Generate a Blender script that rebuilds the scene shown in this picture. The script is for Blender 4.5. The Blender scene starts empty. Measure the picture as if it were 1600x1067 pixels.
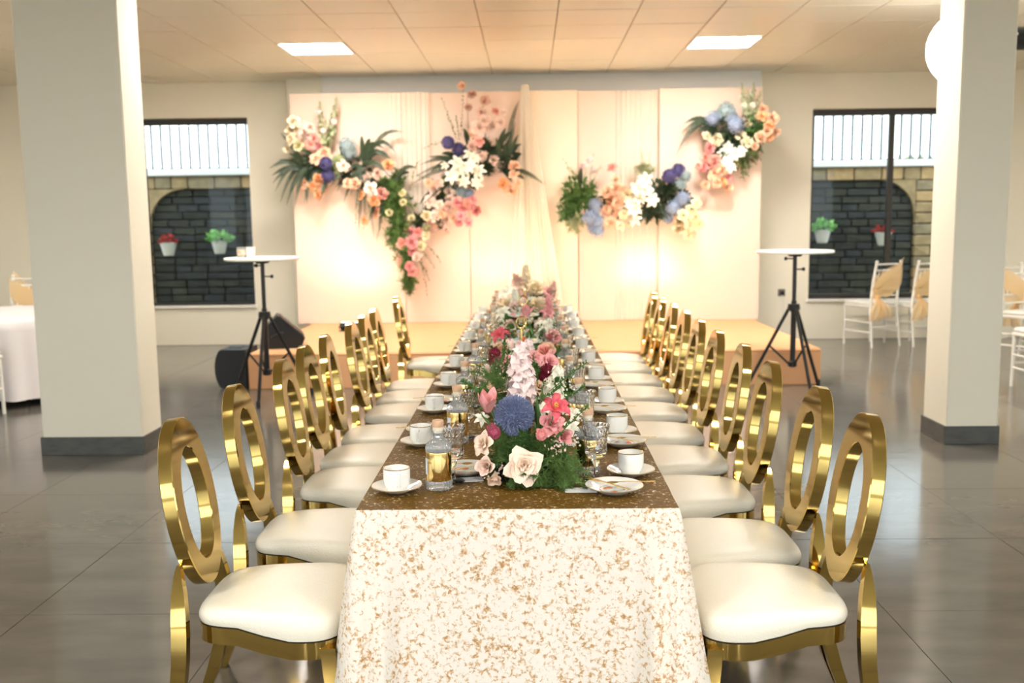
import bpy, bmesh, math, random
from mathutils import Vector, Matrix, Quaternion

PI = math.pi
sc = bpy.context.scene
col = sc.collection
rnd = random.Random(7)

# ------------------------------------------------------------------ camera
FPX, PITCH, ROLL, YAW, CAM_H = 1488.65, 0.124856, 0.012297, 0.01967, 1.55
_cp, _sp = math.cos(PITCH), math.sin(PITCH)
CF = Vector((-math.sin(YAW)*_cp, math.cos(YAW)*_cp, -_sp))
_R = Vector((math.cos(YAW), math.sin(YAW), 0))
_U = _R.cross(CF)
CX = _R*math.cos(ROLL) - _U*math.sin(ROLL)
CY = _R*math.sin(ROLL) + _U*math.cos(ROLL)
cam_d = bpy.data.cameras.new('camera')
cam = bpy.data.objects.new('camera', cam_d)
col.objects.link(cam)
m = Matrix.Identity(4)
for i in range(3):
    m[i][0], m[i][1], m[i][2] = CX[i], CY[i], -CF[i]
m.translation = (0, 0, CAM_H)
cam.matrix_world = m
cam_d.sensor_width = 36
cam_d.lens = FPX/1600*36
cam_d.clip_start = 0.05
cam_d.clip_end = 200
cam_d.dof.use_dof = True
cam_d.dof.focus_distance = 2.95
cam_d.dof.aperture_fstop = 3.2
sc.camera = cam

def at(px, py, y):
    """world point seen at photo pixel (px, py) at room depth y"""
    d = CF + CX*((px-800)/FPX) - CY*((py-533.5)/FPX)
    return Vector((0, 0, CAM_H)) + d*(y/d.y)

# ------------------------------------------------------------------ sky, daylight portals, exposure
SKY = 2.2
w = bpy.data.worlds.new('overcast_sky')
sc.world = w
w.use_nodes = True
bg = w.node_tree.nodes['Background']
bg.inputs[0].default_value = (0.86, 0.94, 1.0, 1)
bg.inputs[1].default_value = SKY
sc.view_settings.view_transform = 'Standard'
sc.view_settings.look = 'None'
sc.view_settings.gamma = 1
sc.view_settings.use_curve_mapping = False
sc.view_settings.exposure = 0.9
cy = sc.cycles
cy.max_bounces, cy.diffuse_bounces, cy.glossy_bounces, cy.transmission_bounces, cy.transparent_max_bounces = 9, 4, 4, 8, 12
cy.caustics_reflective = False
cy.caustics_refractive = False
cy.adaptive_threshold = 0.02

def portal(name, loc, rot, sx, sy):
    l = bpy.data.lights.new(name, 'AREA')
    l.shape = 'RECTANGLE'
    l.size, l.size_y = sx, sy
    l.cycles.is_portal = True
    o = bpy.data.objects.new(name, l)
    o.location = loc
    o.rotation_euler = rot
    col.objects.link(o)
REAR = -8.5
portal('daylight_portal_rear', (-.15, REAR-.1, 1.6), (PI/2, 0, 0), 14.3, 3.0)        # glazed front behind the camera
BAYS = [(-8.0, -5.3), (-4.9, -2.2), (-1.8, .9)]                      # side window bays of the hall
for a_, b_ in BAYS:
    portal('daylight_portal_right', (7.6, (a_+b_)/2, 1.6), (PI/2, 0, PI/2), b_-a_, 2.3)
    portal('daylight_portal_left', (-8.1, (a_+b_)/2, 1.6), (PI/2, 0, -PI/2), b_-a_, 2.3)

# ------------------------------------------------------------------ helpers
def S(r, g, b):
    f = lambda c: (c/255/12.92) if c/255 <= .04045 else ((c/255+.055)/1.055)**2.4
    return (f(r), f(g), f(b), 1)

def mat(name, base, rough=.6, metal=0., spec=.5, noise=None, bump=None, sheen=0, trans=0, ior=1.45, coat=0, emit=None, subs=0, world=False):
    """Principled material; noise=(scale, colour2, amount[, stretch]); bump=(scale, strength, distance[, stretch])"""
    M = bpy.data.materials.new(name)
    M.use_nodes = True
    nt = M.node_tree
    b = nt.nodes['Principled BSDF']
    b.inputs['Base Color'].default_value = base
    b.inputs['Roughness'].default_value = rough
    b.inputs['Metallic'].default_value = metal
    b.inputs['Specular IOR Level'].default_value = spec
    b.inputs['Sheen Weight'].default_value = sheen
    b.inputs['Transmission Weight'].default_value = trans
    b.inputs['IOR'].default_value = ior
    b.inputs['Coat Weight'].default_value = coat
    if subs:
        b.inputs['Subsurface Weight'].default_value = subs
        b.inputs['Subsurface Radius'].default_value = (.02, .012, .008)
    if emit:
        b.inputs['Emission Color'].default_value = emit[0]
        b.inputs['Emission Strength'].default_value = emit[1]
    def coords(stretch):
        tc = nt.nodes.new('ShaderNodeNewGeometry' if world else 'ShaderNodeTexCoord')
        mp = nt.nodes.new('ShaderNodeMapping')
        mp.inputs['Scale'].default_value = stretch
        nt.links.new(tc.outputs['Position' if world else 'Object'], mp.inputs['Vector'])
        return mp.outputs[0]
    if noise:
        n = nt.nodes.new('ShaderNodeTexNoise')
        n.inputs['Scale'].default_value = noise[0]
        n.inputs['Detail'].default_value = 6
        nt.links.new(coords(noise[3] if len(noise) > 3 else (1, 1, 1)), n.inputs['Vector'])
        r = nt.nodes.new('ShaderNodeMapRange')
        r.inputs['From Min'].default_value = .3
        r.inputs['From Max'].default_value = .7
        r.inputs['To Max'].default_value = noise[2]
        nt.links.new(n.outputs[0], r.inputs[0])
        mx = nt.nodes.new('ShaderNodeMix')
        mx.data_type = 'RGBA'
        mx.inputs[6].default_value = base
        mx.inputs[7].default_value = noise[1]
        nt.links.new(r.outputs[0], mx.inputs[0])
        nt.links.new(mx.outputs[2], b.inputs['Base Color'])
    if bump:
        n = nt.nodes.new('ShaderNodeTexNoise')
        n.inputs['Scale'].default_value = bump[0]
        n.inputs['Detail'].default_value = 4
        nt.links.new(coords(bump[3] if len(bump) > 3 else (1, 1, 1)), n.inputs['Vector'])
        bp = nt.nodes.new('ShaderNodeBump')
        bp.inputs['Strength'].default_value = bump[1]
        bp.inputs['Distance'].default_value = bump[2]
        nt.links.new(n.outputs[0], bp.inputs['Height'])
        nt.links.new(bp.outputs[0], b.inputs['Normal'])
    return M

def thin_glass(name, tint, gloss=.12, rough=.03, ior=1.45, haze=0.):
    M = bpy.data.materials.new(name)
    M.use_nodes = True
    nt = M.node_tree
    nt.nodes.clear()
    out = nt.nodes.new('ShaderNodeOutputMaterial')
    t = nt.nodes.new('ShaderNodeBsdfTransparent')
    t.inputs[0].default_value = tint
    g = nt.nodes.new('ShaderNodeBsdfGlossy')
    g.inputs['Roughness'].default_value = rough
    fr = nt.nodes.new('ShaderNodeFresnel')
    fr.inputs[0].default_value = ior
    ad = nt.nodes.new('ShaderNodeMath')
    ad.inputs[1].default_value = gloss
    nt.links.new(fr.outputs[0], ad.inputs[0])
    ad.use_clamp = True
    mx = nt.nodes.new('ShaderNodeMixShader')
    nt.links.new(ad.outputs[0], mx.inputs[0])
    nt.links.new(t.outputs[0], mx.inputs[1])
    nt.links.new(g.outputs[0], mx.inputs[2])
    if haze:
        df = nt.nodes.new('ShaderNodeBsdfDiffuse')
        df.inputs[0].default_value = (.93, .95, .95, 1)
        m2 = nt.nodes.new('ShaderNodeMixShader')
        m2.inputs[0].default_value = haze
        nt.links.new(mx.outputs[0], m2.inputs[1])
        nt.links.new(df.outputs[0], m2.inputs[2])
        mx = m2
    nt.links.new(mx.outputs[0], out.inputs[0])
    return M

def sheer(name, colour, opacity, transl=.35):
    M = bpy.data.materials.new(name)
    M.use_nodes = True
    nt = M.node_tree
    nt.nodes.clear()
    out = nt.nodes.new('ShaderNodeOutputMaterial')
    d = nt.nodes.new('ShaderNodeBsdfDiffuse')
    d.inputs[0].default_value = colour
    tl = nt.nodes.new('ShaderNodeBsdfTranslucent')
    tl.inputs[0].default_value = colour
    tp = nt.nodes.new('ShaderNodeBsdfTransparent')
    a = nt.nodes.new('ShaderNodeMixShader')
    a.inputs[0].default_value = transl
    nt.links.new(d.outputs[0], a.inputs[1])
    nt.links.new(tl.outputs[0], a.inputs[2])
    b = nt.nodes.new('ShaderNodeMixShader')
    b.inputs[0].default_value = opacity
    nt.links.new(tp.outputs[0], b.inputs[1])
    nt.links.new(a.outputs[0], b.inputs[2])
    nt.links.new(b.outputs[0], out.inputs[0])
    return M

class MB:
    """collects geometry for ONE mesh"""
    def __init__(s):
        s.v, s.f = [], []
    def add(s, v, f, M=None):
        o = len(s.v)
        s.v += [(M @ Vector(p)) if M else Vector(p) for p in v]
        s.f += [tuple(i+o for i in q) for q in f]
        return s
    def box(s, lo, hi, M=None):
        (a, b, c), (d, e, g) = lo, hi
        v = [(a,b,c),(d,b,c),(d,e,c),(a,e,c),(a,b,g),(d,b,g),(d,e,g),(a,e,g)]
        return s.add(v, [(3,2,1,0),(4,5,6,7),(0,1,5,4),(1,2,6,5),(2,3,7,6),(3,0,4,7)], M)
    def cbox(s, lo, hi, b=.004, M=None):
        """box with chamfered edges"""
        bm = bmesh.new()
        bmesh.ops.create_cube(bm, size=1)
        for p in bm.verts:
            p.co = Vector(((lo[0]+hi[0])/2+p.co.x*(hi[0]-lo[0]), (lo[1]+hi[1])/2+p.co.y*(hi[1]-lo[1]), (lo[2]+hi[2])/2+p.co.z*(hi[2]-lo[2])))
        bmesh.ops.bevel(bm, geom=bm.edges[:], offset=b, segments=1, affect='EDGES', profile=.5)
        bm.verts.index_update()
        s.add([p.co.copy() for p in bm.verts], [[p.index for p in q.verts] for q in bm.faces], M)
        bm.free()
        return s
    def lathe(s, prof, n=24, M=None, cap=False):
        v, f = [], []
        for r, z in prof:
            for k in range(n):
                a = 2*PI*k/n
                v.append((r*math.cos(a), r*math.sin(a), z))
        for i in range(len(prof)-1):
            for k in range(n):
                k2 = (k+1) % n
                f.append((i*n+k, i*n+k2, (i+1)*n+k2, (i+1)*n+k))
        if cap:
            f.append(tuple(reversed(range(n))))
            f.append(tuple(range((len(prof)-1)*n, len(prof)*n)))
        return s.add(v, f, M)
    def tube(s, path, r, n=8, M=None, caps=True):
        path = [Vector(p) for p in path]
        rr = r if isinstance(r, (list, tuple)) else [r]*len(path)
        v, f = [], []
        up = None
        for i, p in enumerate(path):
            t = (path[min(i+1, len(path)-1)] - path[max(i-1, 0)]).normalized()
            if up is None:
                up = t.orthogonal().normalized()
            up = (up - t*up.dot(t))
            up = up.normalized() if up.length > 1e-6 else t.orthogonal().normalized()
            sd = t.cross(up)
            for k in range(n):
                a = 2*PI*k/n
                v.append(p + (up*math.cos(a) + sd*math.sin(a))*rr[i])
        L = len(path)
        for i in range(L-1):
            for k in range(n):
                k2 = (k+1) % n
                f.append((i*n+k, i*n+k2, (i+1)*n+k2, (i+1)*n+k))
        if caps:
            f.append(tuple(reversed(range(n))))
            f.append(tuple(range((L-1)*n, L*n)))
        return s.add(v, f, M)
    def bar(s, secs, M=None):
        """skin of successive quad sections (each a list of 4+ points)"""
        n = len(secs[0])
        v, f = [], []
        for q in secs:
            v += q
        for i in range(len(secs)-1):
            for k in range(n):
                k2 = (k+1) % n
                f.append((i*n+k, i*n+k2, (i+1)*n+k2, (i+1)*n+k))
        f.append(tuple(reversed(range(n))))
        f.append(tuple(range((len(secs)-1)*n, len(secs)*n)))
        return s.add(v, f, M)
    def grid(s, fn, nu, nv, M=None, closed=False):
        v = [fn(i/(nu if closed else nu-1), j/(nv-1)) for j in range(nv) for i in range(nu)]
        f = []
        for j in range(nv-1):
            for i in range(nu if closed else nu-1):
                i2 = (i+1) % nu
                f.append((j*nu+i, j*nu+i2, (j+1)*nu+i2, (j+1)*nu+i))
        return s.add(v, f, M)
    def prism(s, pts, axis, a, b):
        """extrude a 2D outline along an axis from a to b"""
        def P(p, h):
            return {'x': (h, p[0], p[1]), 'y': (p[0], h, p[1]), 'z': (p[0], p[1], h)}[axis]
        n = len(pts)
        v = [P(p, a) for p in pts] + [P(p, b) for p in pts]
        f = [(i, (i+1) % n, n+(i+1) % n, n+i) for i in range(n)]
        f += [tuple(reversed(range(n))), tuple(range(n, 2*n))]
        return s.add(v, f)
    def mesh(s, name, material, angle=40, fix=True):
        me = bpy.data.meshes.new(name)
        me.from_pydata([tuple(p) for p in s.v], [], s.f)
        if fix:
            bm = bmesh.new()
            bm.from_mesh(me)
            bmesh.ops.recalc_face_normals(bm, faces=bm.faces[:])
            bm.to_mesh(me)
            bm.free()
        if angle:
            me.shade_smooth()
            if angle < 180:
                me.set_sharp_from_angle(angle=math.radians(angle))
        if material:
            me.materials.append(material)
        return me
    def build(s, name, material, parent=None, M=None, angle=40, fix=True):
        return ob(name, s.mesh(name, material, angle, fix), parent, M)

def ob(name, me, parent=None, M=None, material=None):
    o = bpy.data.objects.new(name, me)
    col.objects.link(o)
    if parent:
        o.parent = parent
    if M is not None:
        o.matrix_basis = M if isinstance(M, Matrix) else Matrix.Translation(M)
    if material:
        o.material_slots[0].link = 'OBJECT'
        o.material_slots[0].material = material
    return o

def tag(o, label, cat, group=None):
    o['label'] = label
    o['category'] = cat
    if group:
        o['group'] = group
    return o

def thing(name, label, cat, loc=(0, 0, 0), rz=0, group=None):
    o = bpy.data.objects.new(name, None)
    o.empty_display_size = .05
    col.objects.link(o)
    o.location = loc
    o.rotation_euler = (0, 0, rz)
    return tag(o, label, cat, group)

def struct(o):
    o['kind'] = 'structure'
    return o

def stuff(o):
    o['kind'] = 'stuff'
    return o

def dup(root, loc, rz, label, group=None):
    r = root.copy()
    col.objects.link(r)
    r.location = loc
    r.rotation_euler = (0, 0, rz)
    r['label'] = label
    if group:
        r['group'] = group
    for ch in list(root.children):
        c = ch.copy()
        col.objects.link(c)
        c.parent = r
        for g in list(ch.children):
            d = g.copy()
            col.objects.link(d)
            d.parent = c
    return r

def TR(loc, rx=0, ry=0, rz=0, s=1):
    M = Matrix.Translation(loc) @ Matrix.Rotation(rz, 4, 'Z') @ Matrix.Rotation(ry, 4, 'Y') @ Matrix.Rotation(rx, 4, 'X')
    return M @ (Matrix.Diagonal((s, s, s, 1)) if not isinstance(s, (tuple, list)) else Matrix.Diagonal((*s, 1)))

def facing(loc, d, s=1, twist=0):
    """matrix whose local +Z points along d"""
    q = Vector(d).to_track_quat('Z', 'Y')
    sm = Matrix.Diagonal((s, s, s, 1)) if not isinstance(s, (tuple, list)) else Matrix.Diagonal((*s, 1))
    return Matrix.Translation(loc) @ q.to_matrix().to_4x4() @ Matrix.Rotation(twist, 4, 'Z') @ sm

def smooth01(t):
    t = max(0., min(1., t))
    return t*t*(3-2*t)

ORD = ['nearest', 'second', 'third', 'fourth', 'fifth', 'sixth', 'seventh', 'eighth', 'ninth', 'tenth']
def nth(i, n):
    return 'nearest the camera' if i == 0 else ('farthest from the camera' if i == n-1 else ORD[i]+' from the near end')

# ------------------------------------------------------------------ materials
M_floor = mat('grey_stone_tile', S(92, 88, 82), .14, spec=1.0, noise=(2.2, S(112, 107, 99), .8, (1, 2.6, 1)), bump=(5, .06, .01, (1, 2, 1)), world=True)
M_grout = mat('floor_joint', S(60, 58, 55), .8)
M_plaster = mat('white_plaster', S(238, 232, 214), .75, bump=(60, .05, .004))
M_slab = mat('ceiling_slab', S(196, 182, 160), .8)
M_ctile = mat('laminated_ceiling_tile', S(238, 232, 212), .28, spec=.45, bump=(90, .04, .003))
M_slate = mat('dark_slate_skirting', S(92, 92, 88), .4, noise=(9, S(66, 66, 64), .8, (1, 1, 3)))
M_frame = mat('dark_window_frame', S(52, 48, 44), .45)
M_pane = thin_glass('window_glass', (.93, .96, .95, 1), 0, .01, 1.22)
M_peach = mat('peach_panel', S(240, 214, 196), .7, bump=(140, .05, .002))
M_cream = mat('cream_panel', S(244, 225, 202), .7, bump=(140, .05, .002))
M_sheer = sheer('white_sheer_cloth', S(253, 246, 232), .6, .1)
M_carpet = mat('peach_carpet', S(226, 174, 128), .9, bump=(220, .3, .004), noise=(6, S(220, 166, 124), .5))
M_black = mat('black_plastic', S(16, 16, 17), .42)
M_blackmetal = mat('black_metal', S(20, 20, 21), .35, spec=.6)
M_grille = mat('speaker_grille', S(70, 60, 52), .6, bump=(300, .6, .003))
M_white = mat('white_laminate', S(240, 238, 230), .35)
M_whitewood = mat('white_paint', S(238, 235, 226), .4)
M_linen = mat('white_linen', S(226, 220, 220), .85, bump=(160, .2, .003))
M_organza = sheer('peach_organza', S(255, 222, 168), .62, .35)
M_gold = mat('polished_gold', (.60, .42, .13, 1), .08, metal=1)
M_goldfine = mat('gold_trim', (.86, .62, .25, 1), .2, metal=1)
M_leather = mat('cream_embossed_leather', S(240, 233, 215), .27, spec=.5, bump=(120, .35, .004, (1, 3.2, 1)))
M_leather_g = mat('black_gap_piping', S(24, 20, 16), .6)
M_porc = mat('white_porcelain', S(244, 242, 236), .12, spec=.6, coat=.3)
M_glass = mat('crystal_glass', (1, 1, 1, 1), .02, trans=1, ior=1.45)
M_thing = thin_glass('bottle_glass', (.97, .98, .98, 1), .04, .05, 1.4, .2)
M_cork = mat('pale_wood_stopper', S(226, 186, 152), .6, noise=(40, S(208, 164, 126), .7))
M_stop = mat('ivory_stopper_ring', S(236, 222, 196), .5)
M_goldlabel = mat('gold_foil_label', (.92, .66, .26, 1), .1, metal=1)
M_led = mat('led_diffuser', S(255, 250, 240), .5, emit=((1, .955, .88, 1), 40))
M_ledframe = mat('led_frame', S(240, 238, 232), .4)
M_globe = mat('glowing_globe', S(255, 255, 255), .5, emit=((1, .98, .94, 1), 6))
M_table = mat('folding_table_board', S(120, 90, 60), .6)
M_concrete = mat('yard_concrete', S(128, 124, 116), .85, noise=(3, S(106, 102, 96), .8))
M_coping = mat('white_coping', S(235, 235, 232), .7)
M_fence = mat('grey_fence_bar', S(92, 98, 104), .5)
SAND = [mat('sandstone_ochre', S(196, 164, 118), .9, noise=(7, S(150, 124, 88), .9), bump=(20, .5, .02), world=True),
        mat('sandstone_tan', S(172, 148, 110), .9, noise=(7, S(132, 114, 84), .9), bump=(20, .5, .02), world=True),
        mat('sandstone_grey', S(158, 142, 112), .9, noise=(7, S(118, 106, 86), .9), bump=(20, .5, .02), world=True)]
SLATE = [mat('slate_dark', S(52, 55, 50), .8, noise=(6, S(37, 40, 38), .9), bump=(18, .5, .02), world=True),
         mat('slate_green', S(62, 64, 54), .8, noise=(6, S(42, 45, 39), .9), bump=(18, .5, .02), world=True),
         mat('slate_blue', S(56, 60, 61), .8, noise=(6, S(40, 43, 46), .9), bump=(18, .5, .02), world=True)]
M_mortar = mat('dark_mortar', S(28, 27, 25), .9)
M_pot = mat('white_wicker_pot', S(214, 212, 202), .7, bump=(60, .6, .01))
G_dark = mat('dark_green_leaf', S(40, 58, 40), .5, noise=(12, S(64, 78, 48), .8))
G_mid = mat('mid_green_leaf', S(66, 104, 48), .5, noise=(12, S(96, 132, 66), .8))
G_fern = mat('asparagus_green', S(64, 98, 44), .6, noise=(10, S(112, 142, 70), .9))
G_olive = mat('olive_leaf', S(110, 122, 72), .6)
G_pale = mat('pale_sage', S(176, 180, 140), .6)
G_bright = mat('bright_leaf', S(112, 176, 88), .5, noise=(14, S(150, 204, 120), .8))
M_redleaf = mat('red_begonia', S(168, 48, 44), .6)

def crushed(name, pale, deep, mid, scale, lo, hi, sheen_w):
    """crushed velvet: sheen of two nap directions painted as colour blotches, with a soft pile relief"""
    M = bpy.data.materials.new(name)
    M.use_nodes = True
    nt = M.node_tree
    L = nt.links.new
    b = nt.nodes['Principled BSDF']
    tc = nt.nodes.new('ShaderNodeTexCoord')
    def nz(sc_, det, dist, rough=.6):
        n = nt.nodes.new('ShaderNodeTexNoise')
        n.inputs['Scale'].default_value = sc_
        n.inputs['Detail'].default_value = det
        n.inputs['Distortion'].default_value = dist
        n.inputs['Roughness'].default_value = rough
        L(tc.outputs['Object'], n.inputs['Vector'])
        return n
    a = nz(scale, 6, .5, .66)
    big = nz(scale*.22, 2, .4)
    add = nt.nodes.new('ShaderNodeMath'); add.operation = 'MULTIPLY_ADD'
    add.inputs[1].default_value = .25
    L(big.outputs[0], add.inputs[0]); L(a.outputs[0], add.inputs[2])
    r = nt.nodes.new('ShaderNodeValToRGB')
    e = r.color_ramp.elements
    e[0].position, e[0].color = lo, deep
    e[1].position, e[1].color = hi, pale
    k = e.new((lo*.55+hi*.45)); k.color = mid
    L(add.outputs[0], r.inputs[0])
    L(r.outputs[0], b.inputs['Base Color'])
    b.inputs['Roughness'].default_value = .55
    b.inputs['Specular IOR Level'].default_value = .12
    b.inputs['Sheen Weight'].default_value = sheen_w
    b.inputs['Sheen Roughness'].default_value = .4
    bp = nt.nodes.new('ShaderNodeBump')
    bp.inputs['Strength'].default_value = .35
    bp.inputs['Distance'].default_value = .006
    L(a.outputs[0], bp.inputs['Height'])
    L(bp.outputs[0], b.inputs['Normal'])
    return M
M_velvet_drop = crushed('crushed_velvet_lit_drop', S(236, 228, 216), S(182, 138, 90), S(212, 180, 142), 72, .47, .615, .1)  # bright frontal light and sheen painted into the colour of the drop
M_velvet_top = crushed('crushed_velvet_shaded_top', S(250, 232, 190), S(104, 75, 24), S(126, 93, 38), 84, .63, .81, .0)  # same cloth, painted darker because the top catches little light
# ================================================================== THE SETTING
WALL_Y, CEIL = 12.3, 3.35
# floor: joint bed with individually laid tiles where the camera sees them
fl = struct(MB().box((-8.2, 1.92, -.1), (7.7, 12.5, -.012)).build('floor', M_grout, angle=0))
MB().box((-8.2, REAR-.2, -.1), (7.7, 1.92, 0)).build('floor_slab', M_floor, fl, angle=0)
tile_me = MB().box((.0015, .0015, -.012), (.8585, .8585, 0)).mesh('floor_tile', M_floor, 0)
for i in range(-11, 8):
    for j in range(-5, 7):
        x, y = 1.40+.86*i, 6.225+.86*j
        if y+.86 > WALL_Y+.05:
            s = (WALL_Y-y)/.86
        else:
            s = 1
        if s > .05:
            ob('floor_tile', tile_me, fl, TR((x, y, rnd.uniform(-.0006, .0004)), s=(1, s, 1)))

# ceiling: slab with lay-in tiles
ce = struct(MB().box((-8.2, 4.58, CEIL+.012), (7.7, 12.5, CEIL+.15)).build('ceiling', M_slab, angle=0))
MB().box((-8.2, REAR-.2, CEIL), (7.7, 4.58, CEIL+.15)).build('ceiling_board', M_ctile, ce, angle=0)
TX, TY = .697, .65
ct_me = MB().cbox((.005, .005, 0), (TX-.005, TY-.005, .010), .002).mesh('ceiling_tile', M_ctile, 0)
LAMPS = [(-2.527, 9.78), (1.655, 9.78), (-2.527, 7.18), (1.655, 7.18), (-6.709, 7.18), (5.837, 7.18)]  # first two in view; the others unseen, added for their light
for i in range(-9, 14):
    for j in range(-8, 4):
        x, y = -1.83+TX*i, 9.78+TY*j
        if any(abs(x-a) < .05 and abs(y-b) < .05 for a, b in LAMPS):
            continue
        s = min(1, (WALL_Y-y)/TY)
        ob('ceiling_tile', ct_me, ce, TR((x, y, CEIL+rnd.uniform(-.0015, .0015)), s=(1, s, 1)))

# back wall with two window openings
WX0, WX1, WZ0, WZ1 = 3.575, 5.65, .52, 2.91
b = MB()
b.box((-8.2, WALL_Y, 0), (-WX1, 12.5, CEIL)).box((-WX0, WALL_Y, 0), (WX0, 12.5, CEIL)).box((WX1, WALL_Y, 0), (7.7, 12.5, CEIL))
for s in (-1, 1):
    lo, hi = sorted((s*WX0, s*WX1))
    b.box((lo, WALL_Y, 0), (hi, 12.5, WZ0)).box((lo, WALL_Y, WZ1), (hi, 12.5, CEIL))
struct(b.build('wall_back', M_plaster, angle=0))
struct(MB().cbox((-3.0, 12.08, 0), (2.86, WALL_Y, CEIL), .006).build('wall_stage', M_plaster, angle=0))
struct(MB().cbox((-2.55, 12.02, 3.13), (2.86, 12.08, CEIL), .004).build('trim_1', M_coping, angle=0))

def side_wall(name, x, t, z0, z1):
    b = MB()
    a, c = sorted((x, x+t))
    b.box((a, REAR-.2, 0), (c, WALL_Y, z0)).box((a, REAR-.2, z1), (c, WALL_Y, CEIL))
    ys = [REAR-.2]+[v for p in BAYS for v in p]+[WALL_Y]
    for k in range(0, len(ys), 2):
        b.box((a, ys[k], z0), (c, ys[k+1], z1))
    struct(b.build(name, M_plaster, angle=0))
side_wall('wall_left', -8.0, -.2, .45, 2.75)
side_wall('wall_right', 7.5, .2, .45, 2.75)
b = MB()
b.box((-8.2, REAR-.2, 0), (-7.3, REAR, CEIL)).box((7, REAR-.2, 0), (7.7, REAR, CEIL)).box((-7.3, REAR-.2, 0), (7, REAR, .1)).box((-7.3, REAR-.2, 3.1), (7, REAR, CEIL))
for k in range(1, 7):
    x = -7.3+2.043*k
    b.box((x-.03, REAR-.14, .1), (x+.03, REAR-.06, 3.1))
struct(b.build('wall_rear', M_plaster, angle=0))

# windows
def window(name, x0, x1, fw, mull):
    y = 12.40
    b = MB()
    b.box((x0, y, WZ1-.075), (x1, y+.06, WZ1)).box((x0, y, WZ0), (x1, y+.06, WZ0+fw*1.1))
    b.box((x0, y, WZ0+fw*1.1), (x0+fw, y+.06, WZ1-.075)).box((x1-fw, y, WZ0+fw*1.1), (x1, y+.06, WZ1-.075))
    r = struct(b.build(name, M_frame, angle=0))
    MB().cbox((mull-.035, y-.01, WZ0+fw), (mull+.035, y+.05, WZ1-.07), .006).build('mullion', M_frame, r, angle=0)
    for a, c in ((x0+fw, mull-.035), (mull+.035, x1-fw)):
        MB().box((a, y+.022, WZ0+fw), (c, y+.028, WZ1-.07)).build('glass_pane', M_pane, r, angle=0)
    MB().cbox((x0-.03, WALL_Y-.05, WZ0-.035), (x1+.03, 12.40, WZ0), .006).build('window_sill', M_whitewood, r, angle=0)
window('window_1', -WX1, -WX0, .022, -4.98)
window('window_2', WX0, WX1, .05, 4.607)

# columns
def column(x0, x1, y0, y1):
    c = struct(MB().cbox((x0, y0, 0), (x1, y1, CEIL), .008).build('column', M_plaster, angle=0))
    t, h = .012, .125
    for lo, hi in (((x0-t, y0-t, 0), (x1+t, y0, h)), ((x0-t, y1, 0), (x1+t, y1+t, h)), ((x0-t, y0, 0), (x0, y1, h)), ((x1, y0, 0), (x1+t, y1, h))):
        MB().cbox(lo, hi, .002).build('skirting_tile', M_slate, c, angle=0)
    return c
column(-3.35, -2.66, 6.34, 6.68)
column(2.84, 3.19, 6.46, 6.84)

# ------------------------------------------------------------------ the yard behind the windows
struct(MB().box((-30, 12.5, -.25), (30, 60, -.05)).build('ground_yard', M_concrete, angle=0))
struct(MB().box((-30, -45, -.25), (30, REAR-.2, -.05)).build('ground_front', M_concrete, angle=0))
struct(MB().cbox((-8.4, 12.5, 3.34), (7.9, 13.5, 3.44), .01).build('added_shade_eave', M_plaster, angle=0))  # unseen eave, added to hold daylight off the yard wall
YW, NX, NZ, NR = 15.0, 5.97, 2.12, .55
yard = struct(MB().box((-9, YW+.11, -.1), (9, YW+.3, 2.32)).build('wall_yard', M_mortar, angle=0))
MB().cbox((-9, YW-.06, 2.325), (9, YW+.36, 2.425), .01).build('coping', M_coping, yard, angle=0)
def stone_mesh(name, w, h, d, mt, seed):
    r = random.Random(seed)
    b = MB().cbox((0, 0, 0), (w, d, h), .014)
    for p in b.v:
        p.y += r.uniform(-.01, .01) if p.y < d/2 else 0
    return b.mesh(name, mt, 0)
def lay(x0, x1, z0, z1, rows, y, depth, mats, name):
    h = (z1-z0)/rows
    pool = {}
    for j in range(rows):
        x = x0
        while x < x1-.02:
            wd = rnd.choice((.26, .34, .42, .5))
            if x+wd > x1-.12:
                wd = x1-x
            key = (round(wd, 3), rnd.randrange(3))
            if key not in pool:
                pool[key] = stone_mesh(name, wd-.014, h-.014, depth, mats[key[1]], len(pool))
            ob(name, pool[key], yard, TR((x+.007, y+rnd.uniform(-.008, .008), z0+j*h+.007)), mats[rnd.randrange(3)])
            x += wd
for s in (-1, 1):
    a, c = sorted((s*NX, s*8.4))
    lay(a, c, .1, NZ, 12, YW, .11, SAND, 'sandstone_block')
    a, c = sorted((s*3.0, s*8.4))
    lay(a, c, NZ, 2.32, 1, YW, .11, SAND, 'sandstone_block')
    a, c = sorted((s*3.0, s*NX))
    lay(a, c, .1, NZ, 17, YW+.07, .04, SLATE, 'slate_stone')
    # rounded shoulder of the dark niche
    pts = [(s*NX, NZ)] + [(s*(NX-NR+NR*math.cos(t)), NZ-NR+NR*math.sin(t)) for t in [PI/2*k/10 for k in range(11)]]
    MB().prism(pts, 'y', YW+.004, YW+.11).build('corner_stone', SAND[1], yard, angle=0)
for s, wd in ((-1, 'left'), (1, 'right')):
    f = thing('yard_fence', 'thin grey metal bar fence on the yard wall outside the %s window' % wd, 'fence', (s*5.7, YW+.15, 2.425), 0, 'yard fences')
    MB().box((-2.7, -.015, .0), (2.7, .015, .03)).build('rail', M_fence, f, angle=0)
    MB().box((-2.7, -.015, .95), (2.7, .015, .98)).build('rail', M_fence, f, angle=0)
    bme = MB().tube([(0, 0, 0), (0, 0, 1.05)], .02, 6).mesh('bar', M_fence)
    for k in range(36):
        ob('bar', bme, f, TR((-2.63+.15*k, 0, 0)))

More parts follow.
